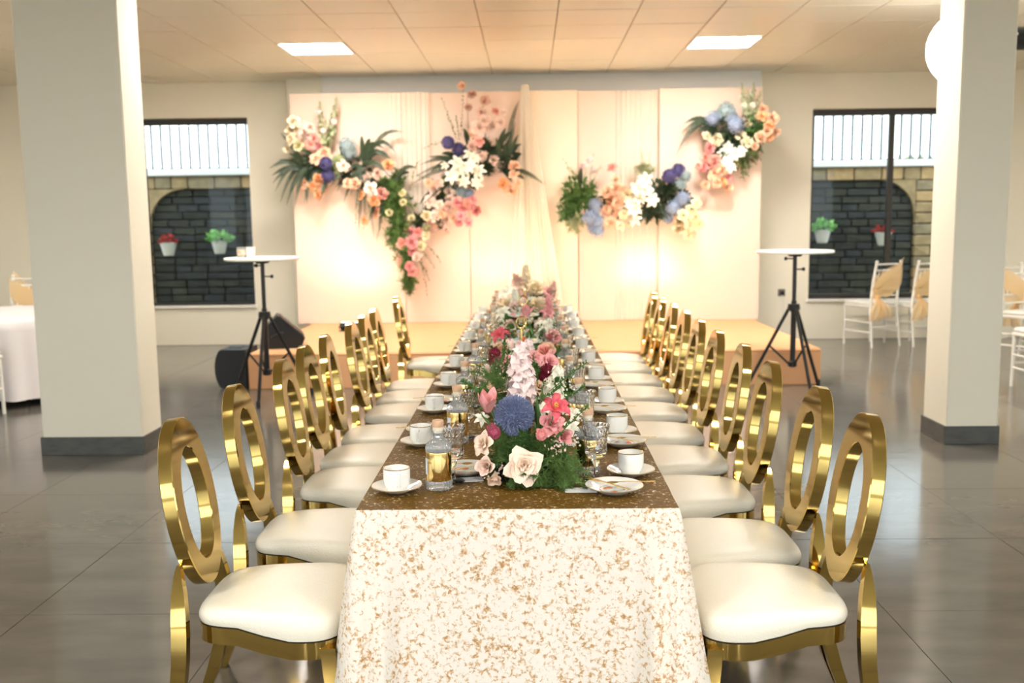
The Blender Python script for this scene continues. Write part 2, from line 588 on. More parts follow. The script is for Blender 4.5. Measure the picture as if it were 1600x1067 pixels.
def leaf_blob(n, r, size, seed, flat=.7):
    """n separate leaves around a centre"""
    q = random.Random(seed)
    b = MB()
    for k in range(n):
        d = Vector((q.gauss(0, 1), q.gauss(0, 1), abs(q.gauss(0, .8))+.1)).normalized()
        p = d*r*q.uniform(.45, 1)
        p.z *= flat
        b.add(*leaf(size*q.uniform(.7, 1.25), size*.36), facing(p, (d+Vector((0, 0, -.35))*q.random()).normalized(), 1, q.uniform(0, 6)))
    return b
def leaf(l, w, bend=.25):
    """leaf along +Z, folded along its midrib"""
    v = [(0, 0, 0), (w*.6, .02*l, l*.3), (w, bend*l*.3, l*.55), (w*.5, bend*l*.6, l*.82), (0, bend*l, l),
         (-w*.5, bend*l*.6, l*.82), (-w, bend*l*.3, l*.55), (-w*.6, .02*l, l*.3), (0, -w*.3, l*.3), (0, bend*l*.3-w*.35, l*.55)]
    f = [(0, 1, 8), (1, 2, 9, 8), (2, 3, 4, 9), (0, 8, 7), (7, 8, 9, 6), (6, 9, 4, 5)]
    return v, f
pot_me = MB().lathe([(.085, 0), (.10, .04), (.125, .15), (.14, .21), (.15, .215), (.15, .235), (.135, .235), (.125, .2), (.001, .19)], 20).mesh('pot', M_pot)
for px, py, mt, lb in ((263, 372, M_redleaf, 'white wicker wall pot with a red plant outside the left window'),
                       (343, 369, G_bright, 'white wicker wall pot with a bright green plant outside the left window'),
                       (1285, 352, G_bright, 'white wicker wall pot with a leafy green plant outside the right window'),
                       (1380, 356, M_redleaf, 'white wicker wall pot with a small reddish plant beside the right window bar')):
    p = at(px, py+10, 14.86)
    t = thing('wall_pot', lb, 'plant pot', p, 0, 'wall pots in the yard')
    t.scale = (.86, .86, .86)
    ob('pot', pot_me, t, TR((0, 0, -.2)))
    MB().tube([(0, .11, -.05), (0, .24, -.05)], .012, 6).build('wall_hook', M_fence, t)
    g = mt is G_bright
    stuff(leaf_blob(90 if g else 60, .2 if g else .15, .11 if g else .08, int(px)).build('foliage', mt, t, TR((0, 0, .03)), angle=0, fix=False))
pt = thing('yard_tree', 'small blurred green tree beyond the fence outside the right window', 'tree', at(1425, 300, 19.0)*1 - Vector((0, 0, 2.2)))
pt.location.z = -.05
MB().tube([(0, 0, 0), (.05, 0, 1.2), (0, .05, 2.6)], [.07, .05, .02], 7).build('trunk', G_olive, pt)
stuff(leaf_blob(260, .5, .16, 5, .8).build('crown', G_pale, pt, TR((0, 0, 2.35)), angle=0, fix=False))

# ------------------------------------------------------------------ ceiling lamps
def led_panel(x, y, label):
    t = thing('ceiling_light', label, 'ceiling light', (x+TX/2, y+TY/2, CEIL), 0, 'square ceiling lights')
    a, c = TX/2-.012, TY/2-.012
    b = MB()
    for lo, hi in (((-a, -c, -.006), (a, -c+.02, .012)), ((-a, c-.02, -.006), (a, c, .012)), ((-a, -c+.02, -.006), (-a+.02, c-.02, .012)), ((a-.02, -c+.02, -.006), (a, c-.02, .012))):
        b.box(lo, hi)
    b.build('frame', M_ledframe, t, angle=0)
    MB().cbox((-a+.02, -c+.02, -.002), (a-.02, c-.02, .008), .002).build('diffuser', M_led, t, angle=0)
led_panel(*LAMPS[0], 'glowing square ceiling light above the left half of the stage')
led_panel(*LAMPS[1], 'glowing square ceiling light above the right half of the stage')
for x in (-2.527, 1.655):  # panels out of view, added to light the room
    for y, wd in ((7.18, 'over the middle of the long table'), (.68, 'over the camera end of the room'), (-3.22, 'behind the camera'), (-7.12, 'by the glazed front')):
        led_panel(x, y, 'added unseen square ceiling light %s, %s of the middle' % (wd, 'left' if x < 0 else 'right'))
for x, wd in ((-6.709, 'left'), (5.837, 'right')):  # unseen side panels, added to brighten the far end
    for y, w2 in ((7.18, 'far'),):
        led_panel(x, y, 'added unseen square ceiling light at the %s end of the room near the %s wall' % (w2, wd))
for o in [o for o in bpy.data.objects if o.name.startswith('ceiling_light') and o.location.y < 4.5]:
    o.location.z = CEIL - .013     # surface-mounted below the plain board

g = at(1512, 75, 7.7)
t = thing('globe_lamp', 'large white glowing globe lamp hanging behind the right column', 'pendant lamp', g)
MB().lathe([(.001, -.3)] + [(.3*math.cos(a), .3*math.sin(a)) for a in [PI*(k/16-.5) for k in range(1, 16)]] + [(.001, .3)], 32).build('globe', M_globe, t, angle=180)
MB().tube([(0, 0, .29), (0, 0, CEIL-g.z)], .008, 8).build('cord', M_white, t)
MB().lathe([(.001, 0), (.06, 0), (.06, -.03), (.02, -.05), (.001, -.05)], 20).build('ceiling_rose', M_white, t, TR((0, 0, CEIL-g.z)))

g = at(1606, 60, 7.6)
t = thing('ceiling_speaker', 'black cylindrical speaker hung from the ceiling at the right edge', 'speaker', g)
MB().lathe([(.001, -.16), (.075, -.16), (.085, -.15), (.085, .14), (.08, .16), (.001, .16)], 24).build('housing', M_black, t, Matrix.Rotation(PI/2, 4, 'Y'))
MB().lathe([(.001, .16), (.07, .16), (.07, .168), (.001, .17)], 24).build('grille', M_grille, t, Matrix.Rotation(PI/2, 4, 'Y'))
MB().tube([(0, 0, .08), (0, 0, CEIL-g.z)], .014, 8).build('bracket', M_black, t)
MB().lathe([(.001, 0), (.012, 0), (.012, .006), (.001, .006)], 12).build('badge', M_white, t, TR((-.13, -.085, .02), rx=PI/2))

# wall socket with its cable
g = at(1221, 457, WALL_Y)
t = thing('wall_socket', 'dark wall socket with a pale cable by the right bar table', 'socket', g)
MB().cbox((-.045, -.012, -.045), (.045, 0, .045), .004).build('plate', mat('grey_socket', S(120, 112, 104), .5), t, angle=0)
MB().cbox((-.025, -.05, -.03), (.025, -.012, .02), .006).build('plug', M_black, t, angle=0)
MB().tube([(0, -.04, -.03), (-.005, -.035, -.2), (-.01, -.03, -.45), (-.05, -.05, -.57), (-.15, -.1, -.585)], .007, 6).build('cable', M_white, t)

# ------------------------------------------------------------------ stage, backdrop, uplights
t = thing('stage', 'low peach carpeted stage in front of the flower backdrop', 'stage', (0, 0, 0))
SX0, SX1, SY0, SY1, SZ = -2.68, 2.72, 8.92, 11.95, .335
MB().cbox((SX0, SY0, .02), (SX1, SY1, SZ-.012), .006).build('platform', M_carpet, t, angle=0)
MB().cbox((SX0-.008, SY0-.008, SZ-.03), (SX1+.008, SY1, SZ), .01).build('carpet_top', M_carpet, t, angle=0)
MB().cbox((SX0-.006, SY0-.006, 0), (SX1+.006, SY0, SZ-.03), .002).build('front_skirt', M_carpet, t, angle=0)
MB().cbox((SX0-.006, SY0, 0), (SX0, SY1, SZ-.03), .002).build('side_skirt', M_carpet, t, angle=0)
MB().cbox((SX1, SY0, 0), (SX1+.006, SY1, SZ-.03), .002).build('side_skirt', M_carpet, t, angle=0)

bd = thing('backdrop', 'tall peach panel backdrop with white sheer drapes on the stage', 'backdrop', (0, 11.65, SZ))
BH = 3.10-SZ
def panel(x0, x1, y, h, mt):
    MB().cbox((x0+.003, y, 0), (x1-.003, y+.05, h), .004).build('panel', mt, bd, angle=0)
panel(-2.86, -1.52, -.02, BH, M_peach)
panel(-1.52, -.725, .0, BH-.01, M_peach)
panel(-.725, -.05, .01, BH, M_peach)
panel(-.05, .59, .0, BH, M_cream)
panel(.59, 1.05, .025, BH-.01, M_peach)
panel(1.05, 1.56, .045, BH-.02, M_peach)
panel(1.56, 2.785, -.02, BH, M_peach)
for x in (-2.4, -.9, .9, 2.4):
    MB().tube([(x, .06, 2.2), (x, .24, 0.02)], .018, 8).build('brace', M_blackmetal, bd)
def drape(x0, x1, y, z0, z1, pleats, amp, seed, taper=None):
    q = random.Random(seed)
    ph = [q.uniform(0, 6) for _ in range(3)]
    def fn(u, v):
        z = z1+(z0-z1)*v
        a, c = (x0, x1) if taper is None else (x0+(taper[0]-x0)*(1-v)**1.0, x1+(taper[1]-x1)*(1-v)**1.0)
        wv = math.sin(u*pleats*2*PI+ph[0]+.4*math.sin(v*2+ph[1]))
        wv += .5*math.sin(u*pleats*4.7+ph[2]+v)
        sp = 1-.9*(1-v)**6 if taper else 1
        return (a+(c-a)*u+amp*.25*math.sin(u*pleats*2*PI+ph[2]), y-.012-amp*(1+wv)*(.6+.4*v)*sp, z)
    return MB().grid(fn, pleats*8+1, 26)
drape(-1.66, -1.19, -.03, 1.15, BH-.005, 8, .008, 1).build('sheer_drape', M_sheer, bd, angle=180)
drape(1.04, 1.57, .045, .01, BH-.01, 9, .008, 2).build('sheer_drape', M_sheer, bd, angle=180)
drape(-.3, .42, -.06, .02, BH+.06, 12, .025, 3, (-.075, -.005)).build('sheer_sash', M_sheer, bd, angle=180)

def uplight(x, y, label):
    t = thing('floodlight', label, 'floodlight', (x, y, SZ), 0, 'floodlights on the stage')
    MB().cbox((-.12, -.05, .02), (.12, .05, .085), .008, TR((0, 0, .01), rx=-.5)).build('housing', M_black, t, angle=0)
    MB().cbox((-.105, -.038, .085), (.105, .038, .09), .002, TR((0, 0, .01), rx=-.5)).build('lens', mat('warm_lamp_glass', S(255, 220, 170), .4, emit=((1, .72, .42, 1), 18)), t, angle=0)
    MB().tube([(-.13, 0, .06), (-.13, 0, .006), (.13, 0, .006), (.13, 0, .06)], .006, 6).build('bracket', M_blackmetal, t)
    l = bpy.data.lights.new('floodlight_beam', 'SPOT')
    l.energy = UPLIGHT
    l.color = (1, .85, .61)
    l.spot_size = math.radians(112)
    l.spot_blend = .7
    l.shadow_soft_size = .09
    o = bpy.data.objects.new('floodlight_beam', l)
    col.objects.link(o)
    o.parent = t
    d = Vector((0, .42, 1))
    o.matrix_basis = Matrix.Translation((0, .06, .14)) @ d.to_track_quat('-Z', 'Y').to_matrix().to_4x4()
UPLIGHT = 31
uplight(-2.05, 10.75, 'black floodlight lying on the stage left of the long table')
uplight(-.25, 10.7, 'black floodlight on the stage behind the end of the long table')
uplight(1.42, 10.75, 'small black floodlight on the stage behind the right chairs')
# ================================================================== STAGE GEAR, BAR TABLES, FAR FURNITURE
t = thing('floor_monitor', 'black round-backed floor speaker beside the left corner of the stage', 'speaker', (-2.86, 9.15, 0))
pts = [(.14, 0), (.14, .37), (-.10, .372), (-.125, .35), (-.15, .29), (-.162, .22), (-.162, .15), (-.15, .08), (-.12, .015), (-.1, 0)]
MB().prism(pts, 'y', -.2, .2).build('cabinet', M_black, t, angle=30)
MB().cbox((.14, -.18, .03), (.152, .18, .34), .004).build('grille', M_grille, t, angle=0)
MB().cbox((-.06, -.06, .37), (.06, .06, .378), .003).build('handle_plate', M_blackmetal, t, angle=0)

t = thing('stage_monitor', 'black tilted wedge speaker on the left front corner of the stage', 'speaker', (-2.47, 9.45, SZ), .25)
b = MB().prism([(-.19, 0), (.16, 0), (.2, .1), (-.06, .33), (-.19, .2)], 'y', -.17, .17)
b.build('cabinet', M_black, t, angle=0)
n = Vector((.23, 0, .26)).normalized()
MB().cbox((-.155, -.15, 0), (.155, .15, .012), .004).build('grille', M_grille, t, Matrix.Translation((.07, 0, .215)) @ Matrix.Rotation(math.atan2(.23, .26), 4, 'Y'), angle=0)
MB().tube([(-.12, -.172, .12), (-.12, -.19, .12), (-.02, -.19, .16), (-.02, -.172, .16)], .01, 6).build('handle', M_blackmetal, t)

def bar_table(loc, rz, label, r):
    t = thing('bar_table', label, 'bar table', loc, rz, 'tripod bar tables')
    H = 1.245
    MB().lathe([(.001, H-.002), (r-.01, H-.002), (r, H+.004), (r, H+.018), (r-.006, H+.024), (.001, H+.024)], 48).build('table_top', M_white, t)
    MB().tube([(0, 0, .22), (0, 0, .82)], .024, 12).build('outer_pole', M_blackmetal, t)
    MB().tube([(0, 0, .8), (0, 0, H)], .018, 12).build('inner_pole', M_blackmetal, t)
    MB().lathe([(.001, .79), (.05, .79), (.055, .76), (.055, .74), (.026, .72)], 16).build('hub', M_black, t)
    MB().lathe([(.026, .28), (.04, .27), (.04, .23), (.026, .22), (.001, .22)], 12).build('lower_collar', M_black, t)
    MB().lathe([(.05, H-.03), (.08, H-.002), (.001, H-.002), (.001, H-.05), (.02, H-.05)], 16).build('flange', M_blackmetal, t)
    for z, a in ((1.1, .0), (H-.05, 2.6)):
        k = MB().tube([(.015*math.cos(a), .015*math.sin(a), z), (.075*math.cos(a), .075*math.sin(a), z)], .006, 6)
        k.lathe([(.001, 0), (.016, 0), (.016, .02), (.001, .02)], 10, facing((.07*math.cos(a), .07*math.sin(a), z), (math.cos(a), math.sin(a), 0)))
        k.build('clamp_knob', M_black, t)
    for k in range(3):
        a = 2*PI*k/3 - PI/2 + .06
        c, s = math.cos(a), math.sin(a)
        lg = MB().tube([(.04*c, .04*s, .755), (.40*c, .40*s, .02)], .0155, 8).build('leg', M_blackmetal, t)
        MB().lathe([(.001, 0), (.02, 0), (.02, .05), (.014, .06)], 10).build('rubber_foot', M_black, lg, TR((.405*c, .405*s, 0)))
        MB().tube([(.035*c, .035*s, .25), (.208*c, .208*s, .41)], .009, 6).build('brace', M_blackmetal, t)
    return t
bar_table((-2.35, 8.35, 0), 0, 'white-topped black tripod bar table with cups, left of the stage', .325)
bar_table((2.36, 8.55, 0), .1, 'empty white-topped black tripod bar table, right of the stage', .335)
for px, lb, gl in ((378, 'short patterned glass on the left bar table', True), (392, 'plain white cup on the left bar table', False)):
    p = at(px, 405, 8.3)
    p.z = 1.245+.024
    t = thing('tumbler' if gl else 'paper_cup', lb, 'cup', p)
    MB().lathe([(.001, .002), (.034, .002), (.036, 0), (.042, .09), (.04, .09), (.034, .008), (.001, .008)], 20).build('body', M_thing if gl else M_porc, t)
    if gl:
        MB().lathe([(.0375, .02), (.0415, .07)], 20).build('printed_band', mat('orange_blue_print', S(240, 236, 228), .5, noise=(38, S(214, 150, 70), 1)), t)
    else:
        MB().lathe([(.042, .086), (.0445, .088), (.0445, .092), (.041, .092)], 20).build('rim', M_porc, t)

# white ladder-back banquet chairs with organza sashes
def chiavari():
    t = thing('banquet_chair', '', 'chair', (0, 0, 0), 0, 'white banquet chairs with peach sashes')
    # faces +Y, back at -Y
    for sx in (-1, 1):
        MB().tube([(.19*sx, .19, 0), (.185*sx, .185, .44)], [.012, .017], 10).build('leg', M_whitewood, t)
        MB().tube([(.2*sx, -.25, 0), (.185*sx, -.19, .44), (.175*sx, -.215, .72), (.17*sx, -.25, .925)], [.012, .017, .016, .014], 10).build('leg', M_whitewood, t)
        MB().lathe([(.014, 0), (.018, .008), (.016, .02), (.001, .026)], 10).build('finial', M_whitewood, t, TR((.17*sx, -.25, .922)))
        for z in (.16, .27):
            MB().tube([(.19*sx, .188, z), (.193*sx, -.225, z)], .009, 8).build('stretcher', M_whitewood, t)
    for z in (.2, .3):
        MB().tube([(-.188, .188, z), (.188, .188, z)], .009, 8).build('stretcher', M_whitewood, t)
    MB().tube([(-.193, -.222, .22), (.193, -.222, .22)], .009, 8).build('stretcher', M_whitewood, t)
    MB().cbox((-.205, -.205, .425), (.205, .21, .455), .01).build('seat', M_whitewood, t)
    MB().cbox((-.2, -.2, .455), (.2, .2, .495), .016).build('cushion', M_white, t)
    for z, y in ((.56, -.198), (.64, -.206), (.84, -.234), (.905, -.246)):
        MB().tube([(-.175, y, z), (.175, y, z)], .009, 8).build('back_rail', M_whitewood, t)
    for k in range(5):
        x = -.12+.06*k
        MB().tube([(x, -.206, .64), (x, -.234, .84)], .006, 6).build('spindle', M_whitewood, t)
    # sash: wide band slanting across the back, tied at one side with two hanging tails
    def band(u, v):
        a = -1+2*u
        z = .60 + .28*(v-.12) + .12*a*(1 if v > .5 else .35) + .02*math.sin(u*9+v*5)
        bow = 1-a*a
        return (a*.19, -.225-.022*bow-.012*math.sin(v*9+u*4)-(z-.6)*.13, z)
    MB().grid(band, 14, 8).build('sash', M_organza, t, angle=180)
    def band2(u, v):
        a = -1+2*u
        return (a*.19, -.205+.03*(1-a*a), .63+.2*v+.08*a)
    MB().grid(band2, 10, 6).build('sash', M_organza, t, angle=180)
    kn = MB().lathe([(.001, -.03), (.026, -.02), (.034, 0), (.026, .02), (.001, .03)], 12, TR((-.15, -.25, .55)))
    kn.build('sash_knot', M_organza, t, angle=180)
    for dx, L in ((-.05, .25), (.08, .23)):
        def tail(u, v, dx=dx, L=L):
            w_ = .02+.085*smooth01(v*1.5)*(1-.25*v*v)
            a = -1+2*u
            return (-.15+dx*v*1.3+a*w_, -.258-.06*math.sin(v*PI*.8)*(1-.4*a*a)-.018*math.sin(a*7+v*2), .55-L*v)
        MB().grid(tail, 15, 9).build('sash_tail', M_organza, t, angle=180)
    return t
ch = chiavari()
p = at(1375, 535, 11.75)
ch.location = (4.17, 11.72, 0)
ch.scale = (1.1, 1.1, 1.1)
ch.rotation_euler.z = .42
ch['label'] = 'white banquet chair with peach sash under the right window, farther from the column'
dup(ch, (4.68, 11.76, 0), .42, 'white banquet chair with peach sash under the right window, half behind the column')
dup(ch, (4.62, 8.5, 0), .05, 'white banquet chair with peach sash cut off by the right edge')
dup(ch, (5.35, 10.2, 0), -2.6, 'white banquet chair with peach sash farther back at the right edge')
dup(ch, (-5.5, 10.05, 0), PI-.1, 'white banquet chair with peach sash behind the round table')
dup(ch, (-4.63, 7.58, 0), -PI/2+.05, 'white banquet chair in front of the round table at the left edge')

# round table with a floor-length cloth, left edge
t = thing('round_table', 'round table hidden under a white cloth behind the left column', 'table', (-4.9, 8.8, 0))
MB().lathe([(.001, .735), (.74, .735), (.74, .762), (.001, .762)], 40).build('table_top', M_table, t)
for k in range(4):
    a = PI/4+k*PI/2
    MB().tube([(.45*math.cos(a), .45*math.sin(a), 0), (.4*math.cos(a), .4*math.sin(a), .735)], .018, 8).build('leg', M_blackmetal, t)
def rc(u, v):
    a = 2*PI*u
    if v < .3:
        r, z = .86*v/.3, .77
    else:
        h = (v-.3)/.7
        r, z = .865+h*(.045+.04*math.sin(a*17)+.02*math.sin(a*29+1)), .77-.7*h
    return (r*math.cos(a), r*math.sin(a), z)
tag(MB().grid(rc, 170, 16, closed=True).build('round_tablecloth', M_linen, None, TR((-4.9, 8.8, 0)), angle=180), 'pleated white floor-length cloth on the round table at the left edge', 'tablecloth')

# ================================================================== THE LONG TABLE
TX0, TX1, TY0, TY1, TZ = -.495, .41, 2.585, 8.45, .75
CXT = (TX0+TX1)/2
t = thing('banquet_table', 'long rectangular banquet table under the gold velvet cloth', 'table', (CXT, 0, 0))
for k in range(3):
    y0, y1 = TY0+.006+k*1.953, TY0+1.946+k*1.953
    MB().cbox((TX0-CXT+.008, y0, TZ-.035), (TX1-CXT-.008, y1, TZ-.003), .004).build('table_top', M_table, t, angle=0)
    for sx in (-1, 1):
        for yy in (y0+.12, y1-.12):
            MB().tube([(sx*.36, yy, 0), (sx*.36, yy, TZ-.035)], .015, 8).build('leg', M_blackmetal, t)

tc_ = thing('tablecloth', 'long crushed velvet cloth, shaded tone painted on top and lit tone at the drop', 'tablecloth', (0, 0, 0))
ZT = TZ+.003
HEM = .215
def perimeter():
    pts = []
    rr = .012
    def side(a, c):
        a, c = Vector(a), Vector(c)
        L = (c-a).length
        ds = []
        x = 0
        while x < L:
            ds.append(x)
            e = min(x, L-x)
            x += .012 if e < .22 else (.03 if e < .6 else .09)
        for d in ds:
            pts.append((a+(c-a)*(d/L), min(d, L-d)))
    cs = [(TX0, TY0), (TX1, TY0), (TX1, TY1), (TX0, TY1)]
    for i in range(4):
        side(cs[i], cs[(i+1) % 4])
    return pts
PER = perimeter()
def skirt_pt(i, h):
    p, e = PER[i]
    n = Vector((0, 0))
    q = PER[(i+1) % len(PER)][0]
    o = PER[i-1][0]
    tg = (q-o).normalized()
    n = Vector((tg.y, -tg.x))
    front = p.y < TY0+.02
    corner = math.exp(-(e/(.10 if front else .045))**2)
    s = p.x if front else p.y
    o_ = h*(.014 + .085*corner)
    # soft pleats falling from the corners, faint waves elsewhere
    o_ += h*(.022*math.exp(-((e-.035)/.014)**2)*-1.2 + .02*math.exp(-((e-.075)/.02)**2) - .012*math.exp(-((e-.12)/.02)**2))
    o_ += h*h*(.007*math.sin(s*17+1)+.004*math.sin(s*41))*(1 if front else .4)
    rim = .004*(1-math.exp(-h*30))
    z = ZT-.004*0 - (ZT-HEM)*h - .02*h*corner
    return Vector((p.x+n.x*(o_+rim), p.y+n.y*(o_+rim), z))
NP = len(PER)
hs = [0, .008, .02, .05, .1, .18, .27, .36, .46, .56, .66, .76, .86, .94, 1.0]
v = [skirt_pt(i, h) for h in hs for i in range(NP)]
f = [(j*NP+i, j*NP+(i+1) % NP, (j+1)*NP+(i+1) % NP, (j+1)*NP+i) for j in range(len(hs)-1) for i in range(NP)]
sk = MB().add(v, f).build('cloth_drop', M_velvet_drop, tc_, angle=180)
sm = sk.modifiers.new('thickness', 'SOLIDIFY')
sm.thickness = .003
sm.offset = -1
def topfn(u, v_):
    return (TX0+(TX1-TX0)*u, TY0+(TY1-TY0)*v_, ZT+.0006*math.sin(u*31)*math.sin(v_*97))
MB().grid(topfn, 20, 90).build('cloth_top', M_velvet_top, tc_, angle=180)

# ------------------------------------------------------------------ gold oval-back chairs
def gold_chair():
    t = thing('dining_chair', '', 'chair', (0, 0, 0), 0, 'gold oval-back chairs along the long table')
    # faces +X; width along Y
    def outline(n=72):
        pts = []
        for k in range(n):
            a = 2*PI*k/n
            c, s = math.cos(a), math.sin(a)
            e = .42
            x = .215*abs(c)**e*(1 if c > 0 else -1)
            y = abs(s)**e*(1 if s > 0 else -1)
            hw = .188+.041*smooth01((x+.2)/.4)
            pts.append((x + (.022*(1-abs(y)**2) if x > .1 else 0), y*hw))
        return pts
    O = outline()
    def zr(x):                              # top of the seat rail: high at the back, dipping to the front
        return .400-.032*smooth01((x+.09)/.16)
    RH = .05
    v, f = [], []
    n = len(O)
    for x, y in O:
        L = math.hypot(x, y)
        ix, iy = x*(1-.018/L), y*(1-.018/L)
        z = zr(x)
        v += [(x, y, z), (x, y, z-RH), (ix, iy, z-RH), (ix, iy, z)]
    for k in range(n):
        k2 = (k+1) % n
        for a in range(4):
            c = (a+1) % 4
            f.append((k*4+a, k2*4+a, k2*4+c, k*4+c))
    MB().add(v, f).build('seat_rail', M_gold, t, angle=50)
    MB().add([(x*.985, y*.985, zr(x)-.002) for x, y in O]+[(x*.985, y*.985, zr(x)+.0045) for x, y in O],
             [(k, (k+1) % n, n+(k+1) % n, n+k) for k in range(n)]+[tuple(range(n, 2*n))]).build('seat_piping', M_leather_g, t, angle=50)
    prof = [(.992, 0.0), (1.012, .25), (1.01, .5), (.985, .75), (.93, .92), (.84, 1.0), (.65, 1.03), (.45, 1.045), (.25, 1.052), (.1, 1.055), (.015, 1.055)]
    v = []
    for sc_, h in prof:
        for x, y in O:
            z0 = zr(x)+.004
            L = math.hypot(x/.215, y/.21)
            bl = max(0., min(1., (.9-sc_)/.7))           # towards the middle the contour rounds off
            xs = x*sc_*(1-bl) + x/L*sc_*bl
            ys = y*sc_*(1-bl) + y/L*sc_*bl
            zt = .449+.010*(1-(xs/.22)**2)
            v.append((xs, ys, z0+(zt-z0)*h if h < 1 else zt+.09*(h-1)))
    m_ = len(prof)
    f = [(j*n+k, j*n+(k+1) % n, (j+1)*n+(k+1) % n, (j+1)*n+k) for j in range(m_-1) for k in range(n)]
    f.append(tuple(range((m_-1)*n, m_*n)))
    MB().add(v, f).build('seat_cushion', M_leather, t, angle=180)
    # oval ring back
    tilt = .155
    zc, xc = .722, -.263
    def P(yy, ww, tt):                      # across, up the tilted plane, thickness (towards the front)
        return (xc-ww*math.sin(tilt)+tt*math.cos(tilt), yy, zc+ww*math.cos(tilt)+tt*math.sin(tilt))
    v, f = [], []
    N = 72
    for k in range(N):
        a = 2*PI*k/N
        c, s = math.cos(a), math.sin(a)
        Ro, Wo = .158, .258
        Ri, Wi = .098, .172
        ins = .003
        o = (Ro*c, Wo*s); i = (Ri*c, Wi*s-.006)
        th = .021
        lp = [(o, -th+ins), (o, th-ins), ((o[0]-ins*c, o[1]-ins*s), th), ((i[0]+ins*c, i[1]+ins*s), th), (i, th-ins), (i, -th+ins), ((i[0]+ins*c, i[1]+ins*s), -th), ((o[0]-ins*c, o[1]-ins*s), -th)]
        v += [P(q[0], q[1], d) for q, d in lp]
    for k in range(N):
        k2 = (k+1) % N
        for a in range(8):
            c = (a+1) % 8
            f.append((k*8+a, k2*8+a, k2*8+c, k*8+c))
    MB().add(v, f).build('backrest_ring', M_gold, t, angle=25)
    def post(path):
        """path of (x, y, z, half width in x, half width in y)"""
        return [[(x-a, y-c, z), (x+a, y-c, z), (x+a, y+c, z), (x-a, y+c, z)] for x, y, z, a, c in path]
    for s in (-1, 1):
        MB().bar(post([(-.325, s*.2, 0, .017, .014), (-.287, s*.2, .10, .020, .015), (-.258, s*.2, .20, .021, .016), (-.245, s*.2, .30, .022, .016),
                       (-.242, s*.196, .38, .0225, .016), (-.244, s*.187, .43, .022, .016), (-.25, s*.168, .49, .019, .015), (-.256, s*.145, .545, .011, .012), (-.258, s*.134, .57, .005, .008)])).build('leg', M_gold, t, angle=30)
        MB().bar(post([(.2, s*.19, 0, .013, .013), (.196, s*.193, .17, .017, .017), (.19, s*.196, .28, .021, .02), (.186, s*.197, .35, .022, .02)])).build('leg', M_gold, t, angle=30)
    return t
gc = gold_chair()
LY = [2.79, 3.39, 4.03, 4.49, 4.95, 5.56, 6.02, 6.47, 7.6]
RY = [2.775, 3.24, 3.84, 4.40, 4.95, 5.53, 6.09, 6.62, 7.18, 7.70]
q = random.Random(3)
for i, y in enumerate(LY):
    lb = 'gold oval-back chair on the left of the table, ' + nth(i, len(LY))
    a = q.uniform(-.04, .04)
    if i == 0:
        gc.location = (CXT-.73, y, 0)
        gc['label'] = lb
    else:
        dup(gc, (CXT-.73+q.uniform(-.015, .01), y, 0), a, lb)
for i, y in enumerate(RY):
    dup(gc, (CXT+.73+q.uniform(-.008, .012), y, 0), PI+q.uniform(-.03, .03), 'gold oval-back chair on the right of the table, ' + nth(i, len(RY)))
# ================================================================== TABLEWARE
ZS = ZT+.0015
cup_body = MB().lathe([(.001, .006), (.024, .006), (.026, 0), (.030, 0), (.031, .006), (.039, .02), (.0405, .034), (.0405, .066), (.0395, .0675), (.038, .066), (.038, .034), (.034, .018), (.001, .012)], 32).mesh('cup_body', M_porc, 50)
cup_rim = MB().lathe([(.0406, .0658), (.0408, .0668), (.0396, .0680), (.0379, .0668)], 32).mesh('gold_rim', M_goldfine)
cup_handle = MB().tube([(0, -.039, .056), (0, -.052, .059), (0, -.061, .052), (0, -.062, .036), (0, -.056, .022), (0, -.038, .018)], [.0055, .005, .0048, .0048, .0045, .005], 8).mesh('handle', M_porc)
saucer_me = MB().lathe([(.001, .003), (.03, .003), (.033, 0), (.036, .001), (.05, .008), (.074, .018), (.0765, .0195), (.075, .021), (.05, .0115), (.033, .0065), (.001, .0065)], 40).mesh('dish', M_porc, 60)
saucer_rim = MB().lathe([(.0758, .0194), (.0768, .0200), (.0754, .0213)], 40).mesh('gold_rim', M_goldfine)
plate_me = MB().lathe([(.001, .003), (.04, .003), (.044, 0), (.048, .001), (.062, .010), (.084, .019), (.0865, .0205), (.085, .022), (.06, .0135), (.046, .0075), (.001, .0065)], 44).mesh('dish', M_porc, 60)
plate_rim = MB().lathe([(.0858, .0204), (.0868, .0210), (.0854, .0223)], 44).mesh('gold_rim', M_goldfine)
M_print = mat('floral_plate_print', S(242, 240, 232), .25, noise=(34, S(120, 176, 176), .9))
nt = M_print.node_tree
mx = [n for n in nt.nodes if n.type == 'MIX'][0]
n2 = nt.nodes.new('ShaderNodeTexNoise')
n2.inputs['Scale'].default_value = 30
gt = nt.nodes.new('ShaderNodeMath'); gt.operation = 'GREATER_THAN'; gt.inputs[1].default_value = .58
m2 = nt.nodes.new('ShaderNodeMix'); m2.data_type = 'RGBA'
m2.inputs[7].default_value = S(232, 116, 84)
tcn = nt.nodes.new('ShaderNodeTexCoord')
nt.links.new(tcn.outputs['Object'], n2.inputs['Vector'])
nt.links.new(n2.outputs[0], gt.inputs[0])
nt.links.new(gt.outputs[0], m2.inputs[0])
nt.links.new(mx.outputs[2], m2.inputs[6])
nt.links.new(m2.outputs[2], nt.nodes['Principled BSDF'].inputs['Base Color'])
print_me = MB().lathe([(.001, .0072), (.040, .0072), (.044, .0082)], 32).mesh('printed_centre', M_print)
spoon_me = MB()
spoon_me.bar([[(x-.0, -w, z-.0008), (x, w, z-.0008), (x, w, z+.0008), (x, -w, z+.0008)] for x, w, z in ((-.085, .0035, .003), (-.06, .003, .004), (0, .0018, .009), (.03, .0018, .009))])
